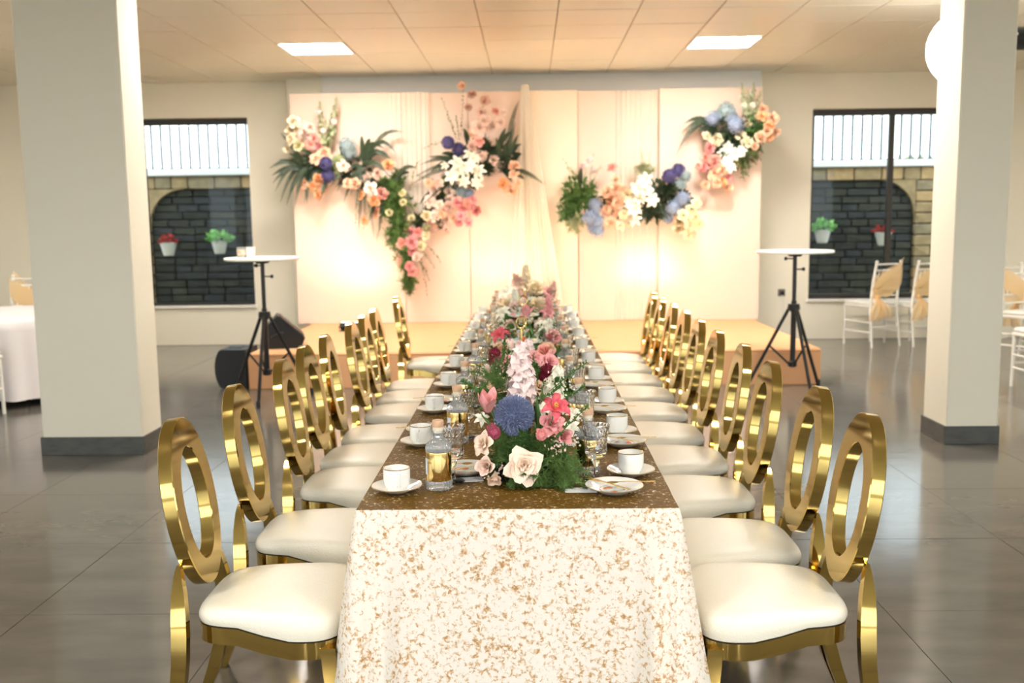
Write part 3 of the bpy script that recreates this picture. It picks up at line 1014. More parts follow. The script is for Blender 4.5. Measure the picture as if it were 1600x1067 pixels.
spoon_me.grid(lambda u, v: (.045+.018*math.cos(PI*(1-v))*1.0, (2*u-1)*.011*math.sin(PI*min(.97, max(.08, v))), .009-.004*math.sin(PI*v)*(1-(2*u-1)**2)), 7, 9)
spoon_me = spoon_me.mesh('spoon', M_goldfine, 60)
fork_me = MB()
fork_me.bar([[(x, -w, z-.0008), (x, w, z-.0008), (x, w, z+.0008), (x, -w, z+.0008)] for x, w, z in ((-.085, .0035, .003), (-.05, .003, .004), (0, .002, .008), (.02, .003, .009), (.03, .0095, .009), (.038, .0095, .0085))])
for k in range(4):
    y = -.0082+.00547*k
    fork_me.bar([[(x, y-w, z-.0007), (x, y+w, z-.0007), (x, y+w, z+.0007), (x, y-w, z+.0007)] for x, w, z in ((.037, .0014, .0085), (.055, .0012, .008), (.072, .0006, .0095))])
fork_me = fork_me.mesh('fork', M_goldfine, 60)

def ribbed(prof, n, rib, ribs, lo, hi):
    """lathe with vertical flutes between heights lo and hi"""
    b = MB()
    v, f = [], []
    for r, z in prof:
        for k in range(n):
            a = 2*PI*k/n
            rr = r*(1+rib*math.cos(a*ribs)) if lo <= z <= hi else r
            v.append((rr*math.cos(a), rr*math.sin(a), z))
    for i in range(len(prof)-1):
        for k in range(n):
            k2 = (k+1) % n
            f.append((i*n+k, i*n+k2, (i+1)*n+k2, (i+1)*n+k))
    return b.add(v, f)
bot_body = ribbed([(.001, .004), (.03, .003), (.036, 0), (.0385, .004), (.0385, .026), (.0372, .03), (.0372, .118), (.0385, .122), (.0385, .130), (.036, .138), (.024, .148), (.0175, .154), (.0165, .162), (.0165, .17), (.019, .174), (.019, .18), (.001, .18)], 120, .035, 24, .002, .15).mesh('glass_body', M_thing, 180)
bot_label = MB().lathe([(.0386, .03), (.0390, .032), (.0390, .114), (.0386, .116)], 48).mesh('gold_label', M_goldlabel)
bot_paper = MB().grid(lambda u, v: (.0394*math.cos(-.25+.5*u), .0394*math.sin(-.25+.5*u), .048+.05*v), 8, 3).mesh('paper_tag', mat('pale_blue_tag', S(214, 222, 232), .6))
bot_ring = MB().lathe([(.0135, .172), (.0155, .182), (.0155, .19), (.001, .191)], 20).mesh('stopper_ring', M_stop)
bot_cork = MB().lathe([(.001, .19), (.0165, .19), (.0175, .192), (.0175, .208), (.0165, .21), (.001, .21)], 24).mesh('stopper', M_cork)
def crystal_bowl():
    """thick cut bowl with diamond facets"""
    n = 20
    po = [(.010, .060), (.022, .064), (.0315, .072), (.0335, .082), (.0330, .093), (.0335, .104), (.0345, .115), (.036, .126), (.0385, .137), (.0405, .146), (.041, .150)]
    pi_ = [(.0392, .150), (.0372, .142), (.0325, .122), (.0312, .10), (.0300, .084), (.018, .077), (.001, .076)]
    v, f = [], []
    P = po+pi_
    for i, (r, z) in enumerate(P):
        cut = 1.0
        for k in range(n):
            a = 2*PI*(k+(.5 if i % 2 and i < 10 else 0))/n
            v.append((r*cut*math.cos(a), r*cut*math.sin(a), z))
    for i in range(len(P)-1):
        for k in range(n):
            k2 = (k+1) % n
            a, b_, c, d = i*n+k, i*n+k2, (i+1)*n+k2, (i+1)*n+k
            if i < 9:
                f += [(a, b_, d), (b_, c, d)] if i % 2 == 0 else [(a, b_, c), (a, c, d)]
            else:
                f.append((a, b_, c, d))
    f.append(tuple(reversed(range(n))))
    f.append(tuple(range((len(P)-1)*n, len(P)*n)))
    return MB().add(v, f).mesh('bowl', M_glass, 8)
gob_bowl = crystal_bowl()
gob_stem = MB().lathe([(.001, .008), (.008, .008), (.0065, .02), (.006, .04), (.011, .05), (.0125, .056), (.009, .062), (.001, .0625)], 8).mesh('stem', M_glass, 20)
gob_foot = MB().lathe([(.001, 0), (.033, 0), (.0345, .002), (.03, .0045), (.012, .008), (.001, .0085)], 24).mesh('foot', M_glass, 40)
M_card = mat('printed_menu_card', S(236, 234, 236), .6)
nt = M_card.node_tree
tcn = nt.nodes.new('ShaderNodeTexCoord'); wv = nt.nodes.new('ShaderNodeTexWave'); wv.inputs['Scale'].default_value = 38; wv.bands_direction = 'Y'
nz = nt.nodes.new('ShaderNodeTexNoise'); nz.inputs['Scale'].default_value = 120
mu = nt.nodes.new('ShaderNodeMath'); mu.operation = 'MULTIPLY'
gt = nt.nodes.new('ShaderNodeMath'); gt.operation = 'GREATER_THAN'; gt.inputs[1].default_value = .42
mxc = nt.nodes.new('ShaderNodeMix'); mxc.data_type = 'RGBA'; mxc.inputs[6].default_value = S(238, 236, 238); mxc.inputs[7].default_value = S(218, 218, 223)
nt.links.new(tcn.outputs['Object'], wv.inputs['Vector']); nt.links.new(tcn.outputs['Object'], nz.inputs['Vector'])
nt.links.new(wv.outputs[1], mu.inputs[0]); nt.links.new(nz.outputs[0], mu.inputs[1]); nt.links.new(mu.outputs[0], gt.inputs[0])
nt.links.new(gt.outputs[0], mxc.inputs[0]); nt.links.new(mxc.outputs[2], nt.nodes['Principled BSDF'].inputs['Base Color'])
card_me = MB().box((-.047, -.026, 0), (.047, .026, .0012)).mesh('menu_card', M_card, 0)

def assembled(name, parts, label, cat, loc, rz, group, s=None):
    t = thing(name, label, cat, loc, rz, group)
    for nm, me in parts:
        ob(nm, me, t, TR((0, 0, 0), s=s) if s else None)
    return t
q = random.Random(11)
for side, word in ((-1, 'left'), (1, 'right')):
    n = 10
    for i in range(n):
        y = (2.765 if side < 0 else 2.93) + (.602 if side < 0 else .59)*i
        if y > TY1-.12:
            y = TY1-.12
        xo = (-.403 if side < 0 else .325)+q.uniform(-.008, .008)
        if i == 0 and side > 0: xo = .312
        wh = nth(i, n)
        j = lambda a=.008: q.uniform(-a, a)
        sc_ = (xo, y+j(), ZS)
        assembled('saucer', [('dish', saucer_me), ('gold_rim', saucer_rim)], 'white gold-rimmed saucer in the %s row of cups, %s' % (word, wh), 'saucer', sc_, 0, 'saucers')
        assembled('teacup', [('cup_body', cup_body), ('handle', cup_handle), ('gold_rim', cup_rim)], 'white gold-rimmed teacup in the %s row, %s' % (word, wh), 'cup', (sc_[0], sc_[1], ZS+.0065), (.0 if side < 0 else PI)+j(.3), 'teacups')
        # plate with cutlery: beyond the cup on the left, before it on the right
        px, py = ((-.212, 2.975) if i == 0 else (xo+.005, y+.20+j())) if side < 0 else ((.243 if i == 0 else .318+j()), y-.18)
        if py < TY1-.09:
            assembled('dessert_plate', [('dish', plate_me), ('gold_rim', plate_rim), ('printed_centre', print_me)], 'white dessert plate with floral print, %s side, %s' % (word, wh), 'plate', (px, py, ZS), q.uniform(0, 6), 'dessert plates')
            tag(ob('dessert_spoon', spoon_me, None, TR((px+side*.04, py+.012, ZS+.018), ry=side*.02, rz=(PI if side > 0 else 0)+j(.2))), 'small gold spoon on the dessert plate, %s side, %s' % (word, wh), 'spoon', 'gold spoons')
            if side > 0 or i < 6:
                tag(ob('dessert_fork', fork_me, None, TR((px-side*.02, py-.01+.012*side, ZS+.018), rz=(PI*.80 if side > 0 else .3)+j(.15))), 'small gold fork on the dessert plate, %s side, %s' % (word, wh), 'fork', 'gold forks')
        bx_, by_ = ((-.280, y+.03) if side < 0 else (.178, y+.025))
        if i > 0:
            bx_ += j(.012)
        assembled('bottle', [('glass_body', bot_body), ('gold_label', bot_label), ('paper_tag', bot_paper), ('stopper_ring', bot_ring), ('stopper', bot_cork)],
                  'glass bottle with gold foil label and wood stopper, %s side, %s' % (word, wh), 'bottle', (bx_, by_, ZS), (PI*1.17 if side < 0 else -.55)+j(.2), 'gold-labelled bottles')
        gx, gy = ((-.243, y+.105) if side < 0 else (.197, y-.065))
        assembled('goblet', [('bowl', gob_bowl), ('stem', gob_stem), ('foot', gob_foot)], 'cut crystal goblet beside the bottle, %s side, %s' % (word, wh), 'glass', (gx, gy, ZS), q.uniform(0, 1), 'crystal goblets', (1.04, 1.04, 1.18))
        if i < 9:
            cx_, cy_ = ((-.2, y+.125) if side < 0 else (.145, y-.165))
            tag(ob('menu_card', card_me, None, TR((cx_, cy_, ZS), rz=(.12 if side < 0 else -.08)+j(.12))), 'small white printed menu card on the %s side, %s' % (word, wh), 'card', 'menu cards')

# tiered cake stands between the flowers
M_teal = mat('teal_butterfly_print', S(226, 236, 232), .25, noise=(26, S(96, 172, 176), 1))
M_cakeorange = mat('orange_pastry', S(214, 92, 44), .6)
M_cakepink = mat('pink_macaron', S(236, 168, 160), .6)
M_cakecream = mat('cream_pastry', S(246, 226, 186), .6)
for y, wh in ((4.45, 'nearest the camera'), (5.72, 'in the middle'), (6.95, 'farthest from the camera')):
    t = thing('cake_stand', 'three-tier cake stand with gold rod and teal-printed plates, ' + wh, 'cake stand', (CXT, y, ZS), q.uniform(0, 3), 'tiered cake stands')
    for z, r in ((.01, .13), (.12, .112), (.225, .096)):
        d = MB().lathe([(.001, z), (r*.6, z), (r*.92, z+.008), (r, z+.014), (r*.99, z+.016), (r*.9, z+.011), (r*.55, z+.004), (.001, z+.004)], 36).build('tier_plate', M_porc, t)
        MB().lathe([(r*.62, z+.0055), (r*.90, z+.0115), (r*.985, z+.0165)], 36).build('printed_border', M_teal, d)
    MB().tube([(0, 0, 0), (0, 0, .30)], .0045, 8).build('centre_rod', M_goldfine, t)
    MB().lathe([(.001, 0), (.05, 0), (.045, .008), (.001, .01)], 20).build('foot', M_goldfine, t)
    MB().tube([(.028*math.cos(a), 0, .327+.028*math.sin(a)) for a in [2*PI*k/20 for k in range(21)]], .0038, 8).build('ring_handle', M_goldfine, t)
    for tier, z, r, n in (('bottom', .014, .09, 6), ('middle', .124, .075, 5), ('top', .229, .062, 4)):
        for k in range(n):
            a = 2*PI*k/n+z*20
            ci = (k+int(z*100)) % 3
            c = MB().lathe([(.001, 0), (.014, 0), (.017, .006), (.016, .014), (.010, .021), (.001, .023)], 12)
            tag(c.build('pastry', (M_cakeorange, M_cakepink, M_cakecream)[ci], None, TR((CXT+r*math.cos(a), y+r*math.sin(a), ZS+z)), angle=60),
                'small %s pastry on the %s tier of the cake stand %s' % (('orange', 'pink', 'cream')[ci], tier, wh), 'pastry', 'pastries on the cake stand ' + wh)
# ================================================================== FLOWERS
def fm(name, c1, c2, rough=.6, sc_=5):
    return mat(name, S(*c1), rough, noise=(sc_, S(*c2), .9), spec=.3)
F = {
 'cream': fm('cream_petal', (246, 232, 200), (240, 216, 176)), 'blush': fm('blush_petal', (248, 228, 214), (244, 206, 188)),
 'peach': fm('peach_petal', (250, 214, 184), (244, 188, 152)), 'orange': fm('orange_petal', (246, 190, 142), (238, 164, 112)),
 'coral': fm('coral_petal', (246, 188, 172), (238, 156, 144)), 'pink': fm('pink_petal', (242, 178, 176), (232, 150, 152)),
 'rose': fm('rose_pink_petal', (246, 180, 174), (238, 150, 152)), 'hot': fm('hot_pink_petal', (224, 72, 92), (240, 130, 136)),
 'dusty': fm('dusty_petal', (232, 194, 174), (214, 168, 150)), 'white': fm('white_petal', (248, 246, 232), (240, 236, 212)),
 'lemon': fm('lemon_petal', (248, 241, 206), (242, 231, 180)), 'blue': fm('blue_petal', (160, 172, 194), (130, 145, 174)),
 'bluegreen': fm('bluegreen_petal', (166, 182, 184), (140, 160, 166)), 'purple': fm('purple_petal', (104, 98, 146), (82, 76, 124)),
 'allium': fm('steel_blue_petal', (165, 175, 205), (126, 139, 178), sc_=9), 'burgundy': fm('burgundy_petal', (150, 40, 62), (118, 28, 50)),
 'lilac': fm('lilac_petal', (250, 234, 230), (244, 214, 212)), 'greenish': fm('green_hydrangea', (160, 168, 120), (140, 150, 108)),
 'ivory': fm('ivory_petal', (253, 234, 214), (249, 214, 190)),
 'mauve': fm('mauve_petal', (206, 110, 134), (186, 84, 112)),
}
M_stamen = mat('yellow_stamen', S(240, 196, 96), .6)

def petal(r0, r1, h0, h1, A, curl, roll=0., nu=7, nt_=7, off=0., ruff=0., seed=0, tip=.24):
    """one petal wrapped round +Z: radius r0->r1, height h0->h1, half-angle A, tip curl outwards"""
    q = random.Random(seed)
    ph = q.uniform(0, 6)
    v = []
    for j in range(nt_):
        t = j/(nt_-1)
        for i in range(nu):
            u = -1+2*i/(nu-1)
            tt = t*(1-tip*abs(u)**1.7*t)
            r = r0+(r1-r0)*tt**.9+curl*max(0, tt-.55)**2*2.2
            h = h0+(h1-h0)*math.sin(tt*PI/2*.95)-roll*max(0, tt-.6)**2*3
            a = u*A*(.45+.55*math.sin(PI*min(.5+.0, .12+.55*tt)))*(1-.25*max(0, tt-.75)*2*abs(u))
            rr = r*(1-.06*u*u)+ruff*math.sin(u*5+ph)*tt*tt
            v.append((rr*math.cos(a+off), rr*math.sin(a+off), h+ruff*.6*math.cos(u*6+ph)*tt*tt))
    f = [(j*nu+i, j*nu+i+1, (j+1)*nu+i+1, (j+1)*nu+i) for j in range(nt_-1) for i in range(nu-1)]
    return v, f

ROSE = [(3, .02, .16, 0, .62, 1.5, .02, 0), (4, .05, .32, -.05, .62, 1.0, .1, .02), (5, .08, .55, -.12, .52, .75, .3, .1), (5, .1, .85, -.2, .30, .68, .5, .35)]
ROSE_OPEN = [(3, .02, .13, .05, .62, 1.5, .02, 0), (3, .04, .2, 0, .60, 1.2, .03, .0), (4, .06, .33, -.02, .56, 1.0, .08, .02), (4, .08, .55, -.1, .52, .95, .3, .12), (3, .1, .85, -.2, .38, .95, .45, .3), (4, .12, 1.0, -.3, .08, .85, .4, .25)]
ROSE_BUD = [(3, .02, .2, 0, .9, 1.5, .02, 0), (4, .1, .42, -.1, .85, 1.0, .05, .0), (4, .15, .62, -.2, .7, .85, .25, .1)]
def rose_petals(spec, seed=0):
    out = []
    q = random.Random(seed)
    for li, (n, r0, r1, h0, h1, A, curl, roll) in enumerate(spec):
        o = q.uniform(0, 6)
        for k in range(n):
            out.append((li, petal(r0, r1*q.uniform(.9, 1.08), h0, h1*q.uniform(.92, 1.08), A, curl*q.uniform(.7, 1.3), roll, off=o+2*PI*k/n+q.uniform(-.12, .12), ruff=.018*(li+1), seed=q.randrange(999))))
    return out
def rose_mesh(spec, seed, mt):
    b = MB()
    for li, (v, f) in rose_petals(spec, seed):
        b.add(v, f)
    b.lathe([(.001, -.28), (.06, -.26), (.1, -.1), (.06, .15), (.001, .2)], 8)
    return b.mesh('rose', mt, 180, fix=False)
ROSE_BALL = [(3, .02, .2, 0, .75, 1.5, .02, 0), (4, .08, .42, -.1, .75, 1.0, .05, .0), (5, .15, .66, -.25, .62, .85, .15, .05), (5, .2, .86, -.4, .42, .78, .2, .12), (5, .2, .92, -.55, .1, .75, .15, .1)]
ROSES = [rose_mesh(ROSE_BALL, 1, F['peach']), rose_mesh(ROSE_BALL, 5, F['peach']), rose_mesh(ROSE_BALL, 3, F['peach']), rose_mesh(ROSE, 8, F['peach'])]

def fib(n, k):
    z = 1-2*(k+.5)/n
    a = k*2.399963
    r = math.sqrt(1-z*z)
    return Vector((r*math.cos(a), r*math.sin(a), z))
def hydrangea_mesh(seed, n=80):
    q = random.Random(seed)
    b = MB()
    for k in range(n):
        d = fib(n, k)
        if d.z < -.6:
            continue
        M = facing(d*q.uniform(.78, .98), d+Vector((q.uniform(-.3, .3),)*3), .2, q.uniform(0, 6))
        for a in range(4):
            R = Matrix.Rotation(a*PI/2, 4, 'Z')
            b.add([(0, 0, 0), (.55, .45, .12), (1.0, 0, .18), (.55, -.45, .12)], [(0, 1, 2, 3)], M @ R)
    b.lathe([(.001, -.75), (.5, -.5), (.72, 0), (.5, .5), (.001, .75)], 10)
    return b.mesh('hydrangea', F['blue'], 0, fix=False)
HYD = [hydrangea_mesh(1), hydrangea_mesh(2)]
def allium_mesh(n, seed, w=.05):
    q = random.Random(seed)
    b = MB()
    for k in range(n):
        d = fib(n, k)
        M = facing(d*.62, d+Vector((q.uniform(-.2, .2), q.uniform(-.2, .2), q.uniform(-.2, .2))), 1, q.uniform(0, 6))
        L = q.uniform(.32, .42)
        b.add([(-w*.3, 0, 0), (w*.3, 0, 0), (w, w*.3, L*.8), (0, 0, L), (-w, w*.3, L*.8)], [(0, 1, 2, 3, 4)], M)
        b.add([(0, -w*.3, 0), (0, w*.3, 0), (.3*w, w, L*.75), (0, 0, L*.95), (.3*w, -w, L*.75)], [(0, 1, 2, 3, 4)], M)
    b.lathe([(.001, -.7), (.45, -.52), (.7, 0), (.45, .52), (.001, .7)], 12)
    return b.mesh('allium', F['allium'], 0, fix=False)
ALLIUM = allium_mesh(220, 1)
ALLIUM_BIG = allium_mesh(1100, 2, .036)
def star_petal(l, w, recurve, off, lift=.35):
    v = []
    for j in range(7):
        t = j/6
        ww = w*math.sin(PI*(.08+.9*t))**.8
        r = l*t
        h = lift*l*math.sin(t*PI*.55)-recurve*l*max(0, t-.45)**2*2
        for u in (-1, -.5, 0, .5, 1):
            y = u*ww
            hh = h-.25*ww*(1-u*u)+.1*ww
            c, s = math.cos(off), math.sin(off)
            v.append((r*c-y*s, r*s+y*c, hh))
    f = [(j*5+i, j*5+i+1, (j+1)*5+i+1, (j+1)*5+i) for j in range(6) for i in range(4)]
    return v, f
def lily_mesh(mt):
    b = MB()
    for k in range(6):
        b.add(*star_petal(1, .26, .9, k*PI/3, .45 if k % 2 else .38))
    for k in range(4):
        a = k*PI/2
        b.tube([(0, 0, 0), (.12*math.cos(a), .12*math.sin(a), .5)], .03, 4)
    return b.mesh('lily', mt, 180, fix=False)
LILY = lily_mesh(F['white'])
def tulip_petals():
    out = []
    for k in range(6):
        splay = (0, .1, 0, .55, .05, .5)[k]
        off = k*PI/3
        v = []
        for j in range(8):
            t = j/7
            r = .40*math.sin(PI*(.10+.62*t))**.8 + splay*t*t
            h = 1.25*t*(1-.25*splay*t)
            A_ = .80*math.sin(PI*(.14+.82*t))**.8
            for i in range(7):
                u = -1+2*i/6
                a = u*A_/(1+splay*t)
                v.append((r*math.cos(a+off), r*math.sin(a+off), h-.05*u*u))
        out.append((v, [(j*7+i, j*7+i+1, (j+1)*7+i+1, (j+1)*7+i) for j in range(7) for i in range(6)]))
    return out
def tulip_mesh(mt):
    b = MB()
    for v, f in tulip_petals():
        b.add(v, f)
    return b.mesh('tulip', mt, 180, fix=False)
TULIP = tulip_mesh(F['pink'])
def stock_mesh(n, seed, mt, h=1., r=.16, fl=.13):
    q = random.Random(seed)
    b = MB()
    for k in range(n):
        t = k/n
        a = k*2.4
        rr = r*(1-.6*t**3)*q.uniform(.8, 1.15)
        d = Vector((math.cos(a), math.sin(a), .35+.5*t))
        M = facing((rr*.6*math.cos(a), rr*.6*math.sin(a), h*(.05+.9*t)), d, fl*(1-.5*t**2)*q.uniform(.8, 1.2), q.uniform(0, 6))
        for p in range(5):
            b.add(*petal(.05, .9, 0, .35, .7, .3, .2, nu=4, nt_=4, off=p*2*PI/5, ruff=.2, seed=q.randrange(99)), M)
    b.tube([(0, 0, -.2), (0, 0, h*.98)], .02, 5)
    return b.mesh('flower_spike', mt, 180, fix=False)
STOCK = stock_mesh(46, 1, F['lilac'], 1., .22, .165)
SPIRE = stock_mesh(30, 2, F['lilac'], 1, .075, .06)
def mum_mesh():
    q = random.Random(4)
    b = MB()
    for k in range(70):
        d = fib(100, k)
        b.add(*leaf(.55, .1, -.15), facing(d*.35, d, 1, q.uniform(0, 6)))
    return b.mesh('chrysanthemum', F['lemon'], 0, fix=False)
MUM = mum_mesh()

def frond(path, L, n, mt_name=None, wid=.16, start=.12):
    """fern frond along path with leaflet pairs of length L"""
    b = MB()
    P = [Vector(p) for p in path]
    b.tube(P, [.004*(1-.7*i/(len(P)-1)) for i in range(len(P))], 4)
    segs = len(P)-1
    for k in range(n):
        t = start+(1-start)*k/(n-1)
        s = min(int(t*segs), segs-1)
        f_ = t*segs-s
        p = P[s].lerp(P[s+1], f_)
        tg = (P[s+1]-P[s]).normalized()
        sd = tg.cross(Vector((0, -1, .15))).normalized()
        l = L*math.sin(PI*(.18+.80*t))**.7
        for sg in (-1, 1):
            d = (sd*sg+tg*.75+Vector((0, -.15, -.1))).normalized()
            nn = d.cross(tg).normalized()
            w_ = d.cross(nn).normalized()*l*wid
            b.add([p, p+d*l*.35+w_, p+d*l, p+d*l*.35-w_], [(0, 1, 2, 3)])
    return b
def arc(a, c, sag, n=9, side=Vector((0, 0, 1))):
    a, c = Vector(a), Vector(c)
    return [a.lerp(c, k/(n-1))+side*sag*math.sin(PI*k/(n-1)) for k in range(n)]
def needles(paths, n, L, seed, w=.0022):
    """airy asparagus foliage: fine needles along branching stems"""
    q = random.Random(seed)
    b = MB()
    for path in paths:
        P = [Vector(p) for p in path]
        b.tube(P, .0016, 3, caps=False)
        for k in range(n):
            t = q.random()*(len(P)-1)
            s = min(int(t), len(P)-2)
            p = P[s].lerp(P[s+1], t-s)
            tw = Vector((q.gauss(0, 1), q.gauss(0, 1), q.gauss(0, 1))).normalized()
            l = L*q.uniform(.5, 1.2)
            e = p+tw*l
            sd = tw.cross(Vector((q.gauss(0, 1), q.gauss(0, 1), q.gauss(0, 1)))).normalized()*w
            b.add([p-sd, p+sd, e], [(0, 1, 2)])
            for m_ in range(4):
                a = p.lerp(e, .3+.2*m_)
                t2 = (tw+Vector((q.gauss(0, 1), q.gauss(0, 1), q.gauss(0, 1)))*.8).normalized()*l*.35
                b.add([a-sd*.8, a+sd*.8, a+t2], [(0, 1, 2)])
    return b
def fluff(parent, c, rad, nst, per, L, seed, mt, droop=0., sx=1., w=.0022):
    q = random.Random(seed)
    paths = []
    for k in range(nst):
        d = Vector((q.gauss(0, 1)*sx, q.gauss(0, .6), q.gauss(0, 1)-droop)).normalized()
        r = rad*q.uniform(.5, 1)
        e = Vector(c)+d*r
        e.z -= droop*r*.4
        paths.append(arc(c, e, .05*r, 5))
    return stuff(needles(paths, per, L, seed, w).build('asparagus_fern', mt, parent, angle=0, fix=False))
def sprig(parent, a, c, sag, mt, n=16, ll=.012, lw=.004, seed=0, flowers=None, nm='sprig'):
    q = random.Random(seed)
    P = arc(a, c, sag)
    b = MB()
    b.tube(P, .0014, 4)
    for k in range(n):
        t = (.15+.85*k/n)*(len(P)-1)
        s = min(int(t), len(P)-2)
        p = P[s].lerp(P[s+1], t-s)
        tg = (P[s+1]-P[s]).normalized()
        for m_ in range(2):
            d = (tg*.6+Vector((q.gauss(0, 1), q.gauss(0, 1), q.gauss(0, 1))).normalized()).normalized()
            b.add(*leaf(ll*q.uniform(.7, 1.2), lw), facing(p, d))
    o = b.build(nm, mt, parent, angle=0, fix=False)
    return stuff(o)
def blossoms(parent, pts, size, mt, seed, nm='small_blossoms'):
    """cloud of tiny blossoms nobody could count"""
    q = random.Random(seed)
    b = MB()
    for c, rad, n in pts:
        for k in range(n):
            p = Vector(c)+Vector((q.gauss(0, 1), q.gauss(0, 1), q.gauss(0, 1)))*rad*.6
            M = facing(p, (q.gauss(0, 1), -1+q.gauss(0, .6), .6+q.gauss(0, .6)), size*q.uniform(.6, 1.2), q.uniform(0, 6))
            for a in range(4):
                b.add([(0, 0, 0), (.6, .4, .15), (1, 0, .2), (.6, -.4, .15)], [(0, 1, 2, 3)], M @ Matrix.Rotation(a*PI/2, 4, 'Z'))
    return stuff(b.build(nm, mt, parent, angle=0, fix=False))
def stem(parent, a, c, mt=None, r=.0028):
    return MB().tube(arc(a, c, 0, 4), r, 5).build('stem', mt or G_mid, parent)

# ------------------------------------------------------------------ flowers on the backdrop
def wall_piece(label, anchor):
    t = thing('floral_hanging', label, 'flower arrangement', anchor, 0, 'flower arrangements on the backdrop')
    return t
qf = random.Random(21)
def put(t, kind, px, py, size, colour, y=11.42):
    """a bloom at photo pixel (px,py); size = radius in metres"""
    p = at(px, py, y+qf.uniform(-.06, .05)) - t.location
    d = Vector((qf.uniform(-.5, .5), -1, qf.uniform(-.15, .6)))
    if kind == 'rose':
        me, nm = ROSES[qf.randrange(4)], 'rose'
    elif kind == 'hyd':
        me, nm = HYD[qf.randrange(2)], 'hydrangea'
    elif kind == 'all':
        me, nm = ALLIUM, 'allium'
    elif kind == 'lily':
        me, nm = LILY, 'lily'
    elif kind == 'mum':
        me, nm = MUM, 'chrysanthemum'
    elif kind == 'tulip':
        me, nm = TULIP, 'tulip'
        d = Vector((qf.uniform(-.4, .4), -.5, 1))
    ob(nm, me, t, facing(p, d, size*(1.15 if kind == 'rose' else 1), qf.uniform(0, 6)), F[colour])
def wfrond(t, c, tip, sag, mt=G_dark, L=.04, n=34, y=11.44):
    a = at(*c, y+.03) - t.location
    e = at(*tip, y-.06+qf.uniform(-.08, .08)) - t.location
    frond(arc(a, e, sag*1.5), L, n, wid=.24).build('fern_frond', mt, t, angle=0, fix=False)
def wspire(t, base, tip, mt, y=11.45):
    a = at(*base, y) - t.location
    e = at(*tip, y) - t.location
    L = (e-a).length
    ob('flower_spire', SPIRE, t, facing(a, e-a, L), mt)
def wbranch(t, a, c, sag, mt=G_olive, y=11.45, ll=.03, lw=.009, n=12):
    sprig(t, at(*a, y)-t.location, at(*c, y)-t.location, sag, mt, n, ll, lw, qf.randrange(999), nm='leafy_twig')

t = wall_piece('large V-shaped spray of peach roses, ferns and white lilies, left half of the backdrop', at(640, 300, 11.55))
for px, py, s, c in [(459,190,.075,'cream'),(457,204,.075,'cream'),(455,218,.07,'cream'),(466,228,.07,'lemon'),(448,233,.045,'cream'),
    (484,200,.06,'blush'),(476,212,.075,'blush'),(491,217,.065,'coral'),(485,227,.06,'coral'),(499,229,.06,'pink'),(507,240,.075,'peach'),(494,249,.07,'peach'),(497,280,.07,'orange'),
    (474,287,.075,'peach'),(488,291,.055,'orange'),(506,294,.065,'peach'),(536,260,.07,'blush'),(543,262,.05,'dusty'),(572,279,.065,'blush'),(555,288,.075,'peach'),(544,287,.06,'peach'),
    (580,296,.085,'blush'),(596,303,.075,'coral'),(565,304,.06,'orange'),(584,314,.07,'orange'),(607,258,.065,'orange'),(591,271,.07,'dusty'),(587,332,.075,'peach'),(629,302,.045,'lemon'),(570,344,.05,'orange'),(498,305,.05,'orange'),
    (721,134,.045,'peach'),(738,148,.05,'dusty'),(758,157,.055,'dusty'),(732,168,.045,'dusty'),(752,176,.055,'dusty'),(774,174,.05,'coral'),(786,176,.04,'blush'),
    (758,189,.07,'blush'),(767,197,.07,'blush'),(749,201,.095,'blush'),(742,209,.07,'peach'),(781,191,.065,'blush'),(749,221,.065,'coral'),(738,229,.065,'dusty'),(753,243,.07,'blush'),
    (772,250,.065,'blush'),(781,258,.06,'blush'),(803,260,.065,'peach'),(803,273,.06,'peach'),(792,291,.07,'peach'),(798,296,.08,'peach'),(786,287,.065,'orange'),(809,287,.06,'peach'),
    (685,286,.065,'blush'),(680,299,.07,'blush'),(702,300,.065,'blush'),(672,316,.075,'blush'),(671,286,.05,'peach'),(688,321,.065,'blush'),(702,324,.065,'dusty'),(702,312,.055,'blush'),
    (716,317,.06,'rose'),(725,325,.06,'rose'),(737,312,.06,'rose'),(745,330,.055,'rose'),(731,319,.055,'coral'),(720,338,.06,'pink'),(731,348,.055,'pink'),(716,348,.05,'pink'),(738,322,.055,'pink'),
    (707,342,.055,'peach'),(675,354,.075,'dusty'),(667,338,.065,'cream'),(679,338,.065,'blush'),(697,360,.05,'dusty'),(696,342,.055,'blush'),(690,335,.05,'peach'),
    (639,363,.07,'pink'),(652,363,.055,'rose'),(666,367,.06,'cream'),(629,381,.07,'coral'),(643,379,.08,'pink'),(658,385,.06,'lemon'),(645,393,.07,'pink'),(652,401,.06,'blush'),(627,406,.075,'coral'),(640,416,.06,'pink'),(645,424,.065,'coral')]:
    put(t, 'rose', px, py, s, c)
for px, py, s, c in [(543,228,.11,'bluegreen'),(546,240,.1,'bluegreen'),(529,253,.1,'greenish'),(721,300,.085,'bluegreen'),(704,289,.075,'bluegreen'),(733,303,.07,'blue'),(528,266,.08,'greenish')]:
    put(t, 'hyd', px, py, s, c, 11.46)
for px, py in [(509,255),(512,275),(700,223),(716,233)]:
    put(t, 'all', px, py, .085, 'purple', 11.38)
for px, py, s in [(734,242,.10),(714,255,.105),(736,259,.10),(727,266,.09),(749,268,.1),(725,283,.09),(746,285,.09),(706,276,.1),(695,259,.06),(742,248,.08),(718,268,.09)]:
    put(t, 'lily', px, py, s, 'white', 11.36)
for px, py, c in [(608,332,'lemon'),(643,341,'lemon'),(666,356,'greenish'),(630,316,'lemon')]:
    put(t, 'mum', px, py, .06, c)
